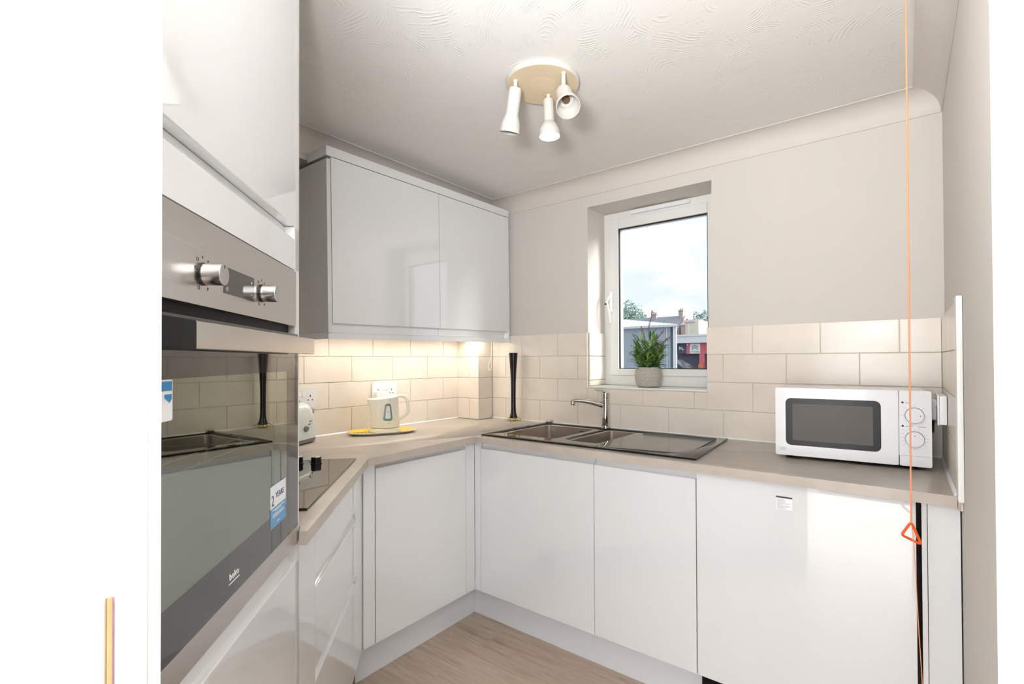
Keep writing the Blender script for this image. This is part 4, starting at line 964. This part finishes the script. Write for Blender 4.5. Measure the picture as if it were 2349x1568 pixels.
def spot(px, py, stem, d, ln, bell, lit=False, body=.0190, face_cap=False):
    """px,py from plate centre; stem length; d = aim of the head; ln barrel length"""
    d = Vector(d).normalized(); top = Vector((px, py, -.018)); stem += .013; j = top+Vector((0, 0, -stem))
    bm = new(); lathe(bm, [(.0085, 0), (.0085, -.004), (.0072, -.005), (.0072, -stem+.004), (.006, -stem), (.0001, -stem)], Matrix.Translation(top), 20, cap=False)
    st_ = obj('spot_arm', bm, M['lampwhite'], sp_)
    bm = new(); bmesh.ops.create_uvsphere(bm, u_segments=16, v_segments=10, radius=.0075, matrix=Matrix.Translation(j)); obj('swivel', bm, M['lampwhite'], st_)
    a = j-d*.004
    prof = [(.0001, .0), (body*.55, .0), (body*.9, .004), (body, .012), (body, ln*.60), (body+.001, ln*.62), (body+bell*.5, ln*.70), (body+bell*.85, ln*.79), (body+bell, ln*.88), (body+bell+.0005, ln), (body+bell-.001, ln), (body+bell-.0015, ln*.9), (body+bell*.72, ln*.79), (body+bell*.3, ln*.68), (body-.002, ln*.6), (body-.002, ln*.5), (.0001, ln*.5)]
    bm = new(); lathe(bm, prof, axis(a, d), 40, cap=False); hd_ = obj('spot_head', bm, M['lampwhite'], sp_)
    if lit:
        bm = new(); lathe(bm, [(.0001, ln-.004), (body+bell-.003, ln-.004), (body+bell-.004, ln-.012), (.0001, ln-.013)], axis(a, d), 40, cap=False); tag(obj('lit_bulb', bm, M['glow'], hd_), 'glowing white bulb face')
    else:
        bm = new(); lathe(bm, [(.013, ln*.5), (.013, ln*.57), (.011, ln*.60), (.009, ln*.58), (.0001, ln*.58)], axis(a, d), 24, cap=False); tag(obj('empty_lamp_holder', bm, M['holder'], hd_), 'empty dark lamp holder')
        bm = new(); lathe(bm, [(body-.0021, ln*.52), (body-.0021, ln*.60)], axis(a, d), 30, cap=False)
        bm.free()
cf = Vector((.60018, -.79987, 0)); cr_ = Vector((.79987, .60018, 0))
spot(-.0555, -.083, .014, cr_*-.17-cf*.26+Vector((0, 0, -1)), .150, .0125, body=.0225)
spot(-.0185, .060, .006, cr_*.03+cf*.02+Vector((0, 0, -1)), .140, .0190, lit=True, body=.0190)
spot(.1035, -.021, .052, cr_*.12+cf*.62+Vector((0, 0, -.85)), .108, .0120, body=.0275)

# ------------------------------------------------------------------ orange pull cord
pc = thing('emergency_pull_cord', 'orange emergency pull cord with triangular handle hanging from the ceiling', 'pull cord', (2.3075, -.745, 0))
bm = new(); tube(bm, [(.0015, -.014, H-.0005), (.0010, -.008, 1.6), (0, 0, .855)], .0020, 8); obj('upper_cord', bm, M['orangecord'], pc)
A1, A2, A3 = Vector((.0, .002, .856)), Vector((-.0205, -.011, .823)), Vector((.0205, .019, .798))
bm = new(); P3 = []
for a, b, c in ((A3, A1, A2), (A1, A2, A3), (A2, A3, A1)):
    for k in range(5):
        t_ = k/4; p0 = b.lerp(a, .16); p1 = b.lerp(c, .16); P3.append((p0*(1-t_)**2+b*2*t_*(1-t_)+p1*t_*t_))
tube(bm, P3, .0032, 10, closed=True); obj('triangle_handle', bm, M['orange'], pc)
bm = new(); tube(bm, smoothpath([(.0, .002, .853), (.004, .004, .815), (.008, .008, .72), (.013, .014, .58), (.019, .022, .44), (.024, .025, .2), (.025, .026, .10)], 4), .0011, 6); obj('lower_cord', bm, M['orangecord'], pc)

# ------------------------------------------------------------------ outside the window
def sc_(x, z, Y0, Y1): f = (Y1-CAMP.y)/(Y0-CAMP.y); return CAMP.x+(x-CAMP.x)*f, CAMP.z+(z-CAMP.z)*f
def outm(name, c, rough=.7, bump=None): return mat(name, c, rough, bump=bump)
M['o_clad'] = outm('grey_blue_cladding', srgb(178, 192, 203)); M['o_roof'] = outm('pale_roof_sheet', srgb(222, 226, 228)); M['o_white'] = outm('white_fascia', srgb(238, 240, 243))
M['o_slate'] = outm('slate_roof', srgb(150, 156, 162), bump=(3, 0, .12)); M['o_brick'] = outm('brown_brick', srgb(184, 170, 167), bump=(6, 0, .15)); M['o_cream'] = outm('cream_render', srgb(226, 222, 200))
M['o_red'] = outm('red_panel', srgb(220, 118, 132)); M['o_dark'] = outm('dark_panel', srgb(84, 90, 108)); M['o_glass'] = mat('car_glass', srgb(52, 62, 68), .1, coat=.5); M['o_car'] = mat('dark_car_paint', srgb(52, 56, 64), .2, coat=.5)
M['o_tar'] = outm('tarmac', srgb(120, 120, 122)); M['o_orange'] = outm('orange_panel', srgb(232, 140, 96)); M['o_rust'] = outm('pink_brick', srgb(196, 168, 166))
def foliage_mat(n, c1, c2):
    m = mat(n, c1, .8); t = m.node_tree; p = t.nodes['Principled BSDF']; g = N(t, 'ShaderNodeNewGeometry'); cr = N(t, 'ShaderNodeValToRGB'); cr.color_ramp.elements[0].color = c1; cr.color_ramp.elements[1].color = c2
    t.links.new(g.outputs['Random Per Island'], cr.inputs[0]); t.links.new(cr.outputs[0], p.inputs['Base Color']); return m
M['o_tree'] = foliage_mat('pale_green_foliage', srgb(150, 174, 164), srgb(196, 214, 202)); M['o_tree2'] = foliage_mat('dark_green_foliage', srgb(124, 150, 148), srgb(166, 188, 182))
M['o_bark'] = outm('bark', srgb(110, 96, 84))
bm = new(); prism(bm, [(-90, .6), (40, .6), (40, 90), (-90, 90)], -.12, -.02); tag(obj('yard', bm, M['o_tar']), 'grey tarmac yard outside the window', 'yard', kind='structure')
# corrugated shed
sh = thing('metal_shed', 'grey-blue corrugated metal shed with pale roof outside the window', 'shed', (0, 12, 0))
bm = new(); pr = []; x = -9.0; k = 0
while x < -3.42: pr.append((x, 0 if k % 2 else -.035)); x += .055; k += 1
pts_ = pr+[(-3.42, .3), (-9.0, .3)]
prism(bm, pts_, -.02, 2.262); obj('corrugated_wall', bm, M['o_clad'], sh)
bm = new(); box(bm, -3.335, -3.232, -.07, -.02, -.02, 2.262); obj('corner_post', bm, M['o_white'], sh)
bm = new(); box(bm, -3.545, -3.520, -.06, -.036, -.02, 2.262); obj('rainwater_pipe', bm, M['o_white'], sh)
bm = new(); prism(bm, [(-3.30, -.02), (-5.2, 4.5), (-5.4, 4.5), (-3.44, .3)], -.02, 2.262); obj('side_wall', bm, M['o_clad'], sh)
bm = new()
f0 = [(-9.2, -.16, 2.262), (-3.14, -.16, 2.262), (-3.14, -.16, 2.325), (-9.2, -.16, 2.325)]; b0_ = [(-9.2, 4.6, 2.262), (-5.2, 4.6, 2.262), (-3.86, 1.6, 2.455), (-9.2, 1.6, 3.16)]
va_ = [bm.verts.new(p) for p in f0]; vb_ = [bm.verts.new(p) for p in b0_]
for i in range(4): bm.faces.new((va_[i], va_[(i+1) % 4], vb_[(i+1) % 4], vb_[i]))
bm.faces.new(va_); bm.faces.new(vb_)
for k in range(40):
    t_ = k/40; a = Vector(f0[3]).lerp(Vector(f0[2]), t_); b = Vector(b0_[3]).lerp(Vector(b0_[2]), t_); tube(bm, [a+Vector((0, 0, .005)), b+Vector((0, 0, .005))], .014, 5)
bmesh.ops.recalc_face_normals(bm, faces=bm.faces); obj('roof', bm, M['o_roof'], sh)
# brick house with slate roof
hs = thing('house', 'brick house with slate roof and two chimneys beyond the shed', 'house', (0, 42, 0))
bm = new(); a = [(-24, -2.4, 3.3), (-14.0, -2.4, 3.3), (-14.0, 0, 5.33), (-24, 0, 5.33)]
v = [bm.verts.new(p) for p in ((-24, -2.5, 3.2), (-14.1, -2.5, 3.2), (-14.1, 0, 5.33), (-24, 0, 5.33), (-24, 2.5, 3.2), (-14.1, 2.5, 3.2), (-24, -2.5, 3.05), (-14.1, -2.5, 3.05), (-24, 2.5, 3.05), (-14.1, 2.5, 3.05))]
for q in ((0, 1, 2, 3), (3, 2, 5, 4), (6, 7, 1, 0), (4, 5, 9, 8), (6, 8, 9, 7)): bm.faces.new([v[i] for i in q])
bmesh.ops.recalc_face_normals(bm, faces=bm.faces); obj('slate_roof', bm, M['o_slate'], hs, smooth=False)
bm = new(); xprism(bm, [(-2.4, 0), (2.4, 0), (2.4, 3.1), (0, 5.27), (-2.4, 3.1)], -23.9, -14.05); obj('brick_walls', bm, M['o_brick'], hs, smooth=False)
for cx_, w_, zt in ((-17.0, .24, 5.68), (-14.35, .2, 5.86)):
    bm = new(); box(bm, cx_-w_, cx_+w_, -.3, .3, 4.9, zt); box(bm, cx_-w_-.04, cx_+w_+.04, -.34, .34, zt-.12, zt-.05)
    for dx in (-.1, .1): lathe(bm, [(.07, zt), (.06, zt+.16)], Matrix.Translation((cx_+dx, 0, 0)), 10)
    obj('chimney', bm, M['o_brick'], hs)
bm = new(); box(bm, -13.9, -12.3, -1.5, .5, 0, 4.35); xprism(bm, [(-1.6, 4.35), (.6, 4.35), (-.5, 4.9)], -13.95, -12.25); obj('extension', bm, M['o_rust'], hs)
# cream block
cbk = thing('cream_building', 'small cream rendered building between the house and the trees', 'building', (0, 32, 0))
f_ = lambda x, z: sc_(x, z, 28, 32)
bm = new(); (xa, za), (xb, zb_), (xc, zc) = f_(-8.87, 3.60), f_(-8.285, 3.60), f_(-8.02, 3.74)
box(bm, xa, xb, 0, 3, 0, za); box(bm, xb, xc, 0, 3, 0, zc); obj('walls', bm, M['o_cream'], cbk)
bm = new(); (xd, zd) = f_(-8.64, 3.5); box(bm, xd-.05, xd+.03, -.05, 0, 0, zd); obj('downpipe', bm, M['o_white'], cbk)
bm = new(); box(bm, xa-.05, xb+.02, -.08, 3.05, za, za+.06); obj('parapet', bm, M['o_clad'], cbk)
# car showroom
sr = thing('car_showroom', 'car showroom with white fascia, red panel and chevron sign outside', 'showroom', (0, 26, 0))
g_ = lambda x, z: sc_(x, z, 18, 26)
X0, Zt = g_(-5.62, 2.314); X1, Zb_ = g_(-3.0, 1.962)
bm = new(); box(bm, X0, X1, -.3, 6, Zb_, Zt); box(bm, X0, X1, -.36, -.3, Zt-.1, Zt); obj('fascia', bm, M['o_white'], sr)
bm = new(); box(bm, X0, X1, .3, 6, 0, Zb_); obj('front_wall', bm, M['o_dark'], sr)
a_, b_ = g_(-5.575, 1.958), g_(-5.160, 1.520)
bm = new(); box(bm, a_[0], b_[0], .0, .1, b_[1], a_[1]); dsgn = obj('dark_sign', bm, M['o_dark'], sr)
c_, d_ = g_(-5.158, 1.958), g_(-4.2, 1.52)
bm = new(); box(bm, c_[0], d_[0], .02, .2, d_[1]-.02, c_[1]); e1, e2 = g_(-4.60, 1.52), g_(-4.385, .3); box(bm, e1[0], e2[0], .0, .2, 0, c_[1]); obj('red_panel', bm, M['o_red'], sr)
h1, h2 = g_(-4.985, 1.940), g_(-4.547, 1.515)
bm = new(); box(bm, h1[0], h2[0], -.06, .02, h2[1], h1[1]); wsg = obj('white_sign', bm, M['white'], sr)
cx_ = (h1[0]+h2[0])/2; cz_ = (h1[1]+h2[1])/2; w_ = (h2[0]-h1[0])*.30
bm = new()
for dz in (.0, .12):
    strokes(bm, [((cx_-w_, cz_-.06+dz), (cx_, cz_+.08+dz)), ((cx_, cz_+.08+dz), (cx_+w_, cz_-.06+dz))], .042, -.061, .01)
obj('chevrons', bm, M['grey'], wsg)
text('sign_lettering', 'CITROËN', .13, M['grey'], wsg, (cx_, -.064, cz_-.19), ext=.003)
cx2 = (a_[0]+b_[0])/2; cz2 = (a_[1]+b_[1])/2
bm = new(); k_ = .13
strokes(bm, [((cx2-k_, cz2+k_*.7), (cx2-k_*.2, cz2+k_*.1)), ((cx2-k_*.2, cz2+k_*.1), (cx2-k_*.9, cz2-k_*.3)), ((cx2+k_*.1, cz2+k_*.6), (cx2+k_*.3, cz2-k_*.1)), ((cx2+k_*.3, cz2-k_*.1), (cx2+k_, cz2-k_*.8)), ((cx2-k_*.2, cz2+k_*.1), (cx2+k_*.3, cz2-k_*.1))], .06, -.001, .01)
obj('angular_emblem', bm, M['white'], dsgn)
bm = new(); q1 = g_(-5.085, 1.885); lathe(bm, [(.045, 0), (.045, .05)], axis((q1[0], -.01, q1[1]), (0, -1, 0)), 16); obj('lamp', bm, M['white'], sr)
q2 = g_(-4.50, 1.03)
bm = new(); bx_ = q2; box(bm, bx_[0]-.16, bx_[0]+.12, -.12, -.02, bx_[1]-.5, bx_[1]+.06); obj('orange_notice', bm, M['o_orange'], sr)
# parked dark car
cr0 = g_(-5.6, 0)[0]; 
ca = thing('parked_car', 'dark hatchback parked in front of the showroom', 'car', (cr0+.82, 22.6, -.02))
bm = new()
body = [(-1.0, .35), (-1.0, .75), (-.9, .92), (.9, .95), (1.75, .82), (1.95, .7), (1.98, .35)]
yprism(bm, body, -.85, .85); bmesh.ops.bevel(bm, geom=bm.edges[:], offset=.05, segments=2, profile=.5, affect='EDGES'); obj('car_body', bm, M['o_car'], ca)
bm = new(); secs = []
for z, a0, a1, hw in ((.9, -.95, 1.15, .80), (1.2, -.82, .70, .70), (1.36, -.62, .35, .62), (1.38, -.5, .2, .55)): secs.append([(a0, -hw, z), (a1, -hw, z), (a1, hw, z), (a0, hw, z)])
loft(bm, secs); obj('car_cabin', bm, M['o_glass'], ca)
for x_ in (-.55, 1.35):
    for y_ in (-.86, .86):
        bm = new(); lathe(bm, [(.0001, -.1), (.25, -.1), (.31, -.07), (.31, .07), (.25, .1), (.0001, .1)], axis((x_, y_, .31), (0, 1, 0)), 24, cap=False); obj('wheel', bm, M['blackm'], ca)
# trees
def tree(label, x, y, z0, rx, rz, m, seed, group=None, conifer=False):
    t = thing('tree', label, 'tree', (x, y, -.02), 0, group); r_ = random.Random(seed)
    bm = new(); tube(bm, [(0, 0, 0), (.05, 0, z0*.6), (0, 0, z0)], [.25, .18, .08], 8); obj('trunk', bm, M['o_bark'], t)
    bm = new()
    for i in range(3000):
        while True:
            p = Vector((r_.uniform(-1, 1), r_.uniform(-1, 1), r_.uniform(-1, 1)))
            if p.length < 1 and (not conifer or (p.x**2+p.y**2)**.5 < (1-p.z)/2*.9): break
        lump = 1+.18*math.sin(p.x*7+seed)+.15*math.sin(p.z*9)
        c = Vector((p.x*rx*lump, p.y*rx*lump, z0+p.z*rz*lump)); s = r_.uniform(.10, .24)*min(rx, 1.5)*.6
        a = Vector((r_.uniform(-1, 1), r_.uniform(-1, 1), r_.uniform(-1, 1))).normalized(); b = a.orthogonal().normalized(); e_ = a.cross(b)
        bm.faces.new([bm.verts.new(c+b*s), bm.verts.new(c+e_*s*.6), bm.verts.new(c-b*s), bm.verts.new(c-e_*s*.6)])
    tag(obj('crown', bm, m, t, smooth=False), kind='stuff'); return t
tree('pale rounded tree rising above the shed roof', -22.4, 48, 5.3, 1.55, 2.2, M['o_tree'], 3)
tree('lower pale tree at the left edge of the window view', -26.6, 53, 4.4, 1.2, 2.0, M['o_tree'], 4)
tree('dark tree at the right edge of the window view', -14.6, 48, 4.3, .95, 1.7, M['o_tree2'], 5)
tree('dark bushy tree directly behind the cream building', -18.2, 53, 3.9, .95, 1.7, M['o_tree2'], 6)
tree('small thin conifer beside the house gable', -17.0, 49, 4.7, .7, 1.4, M['o_tree2'], 8, conifer=True)
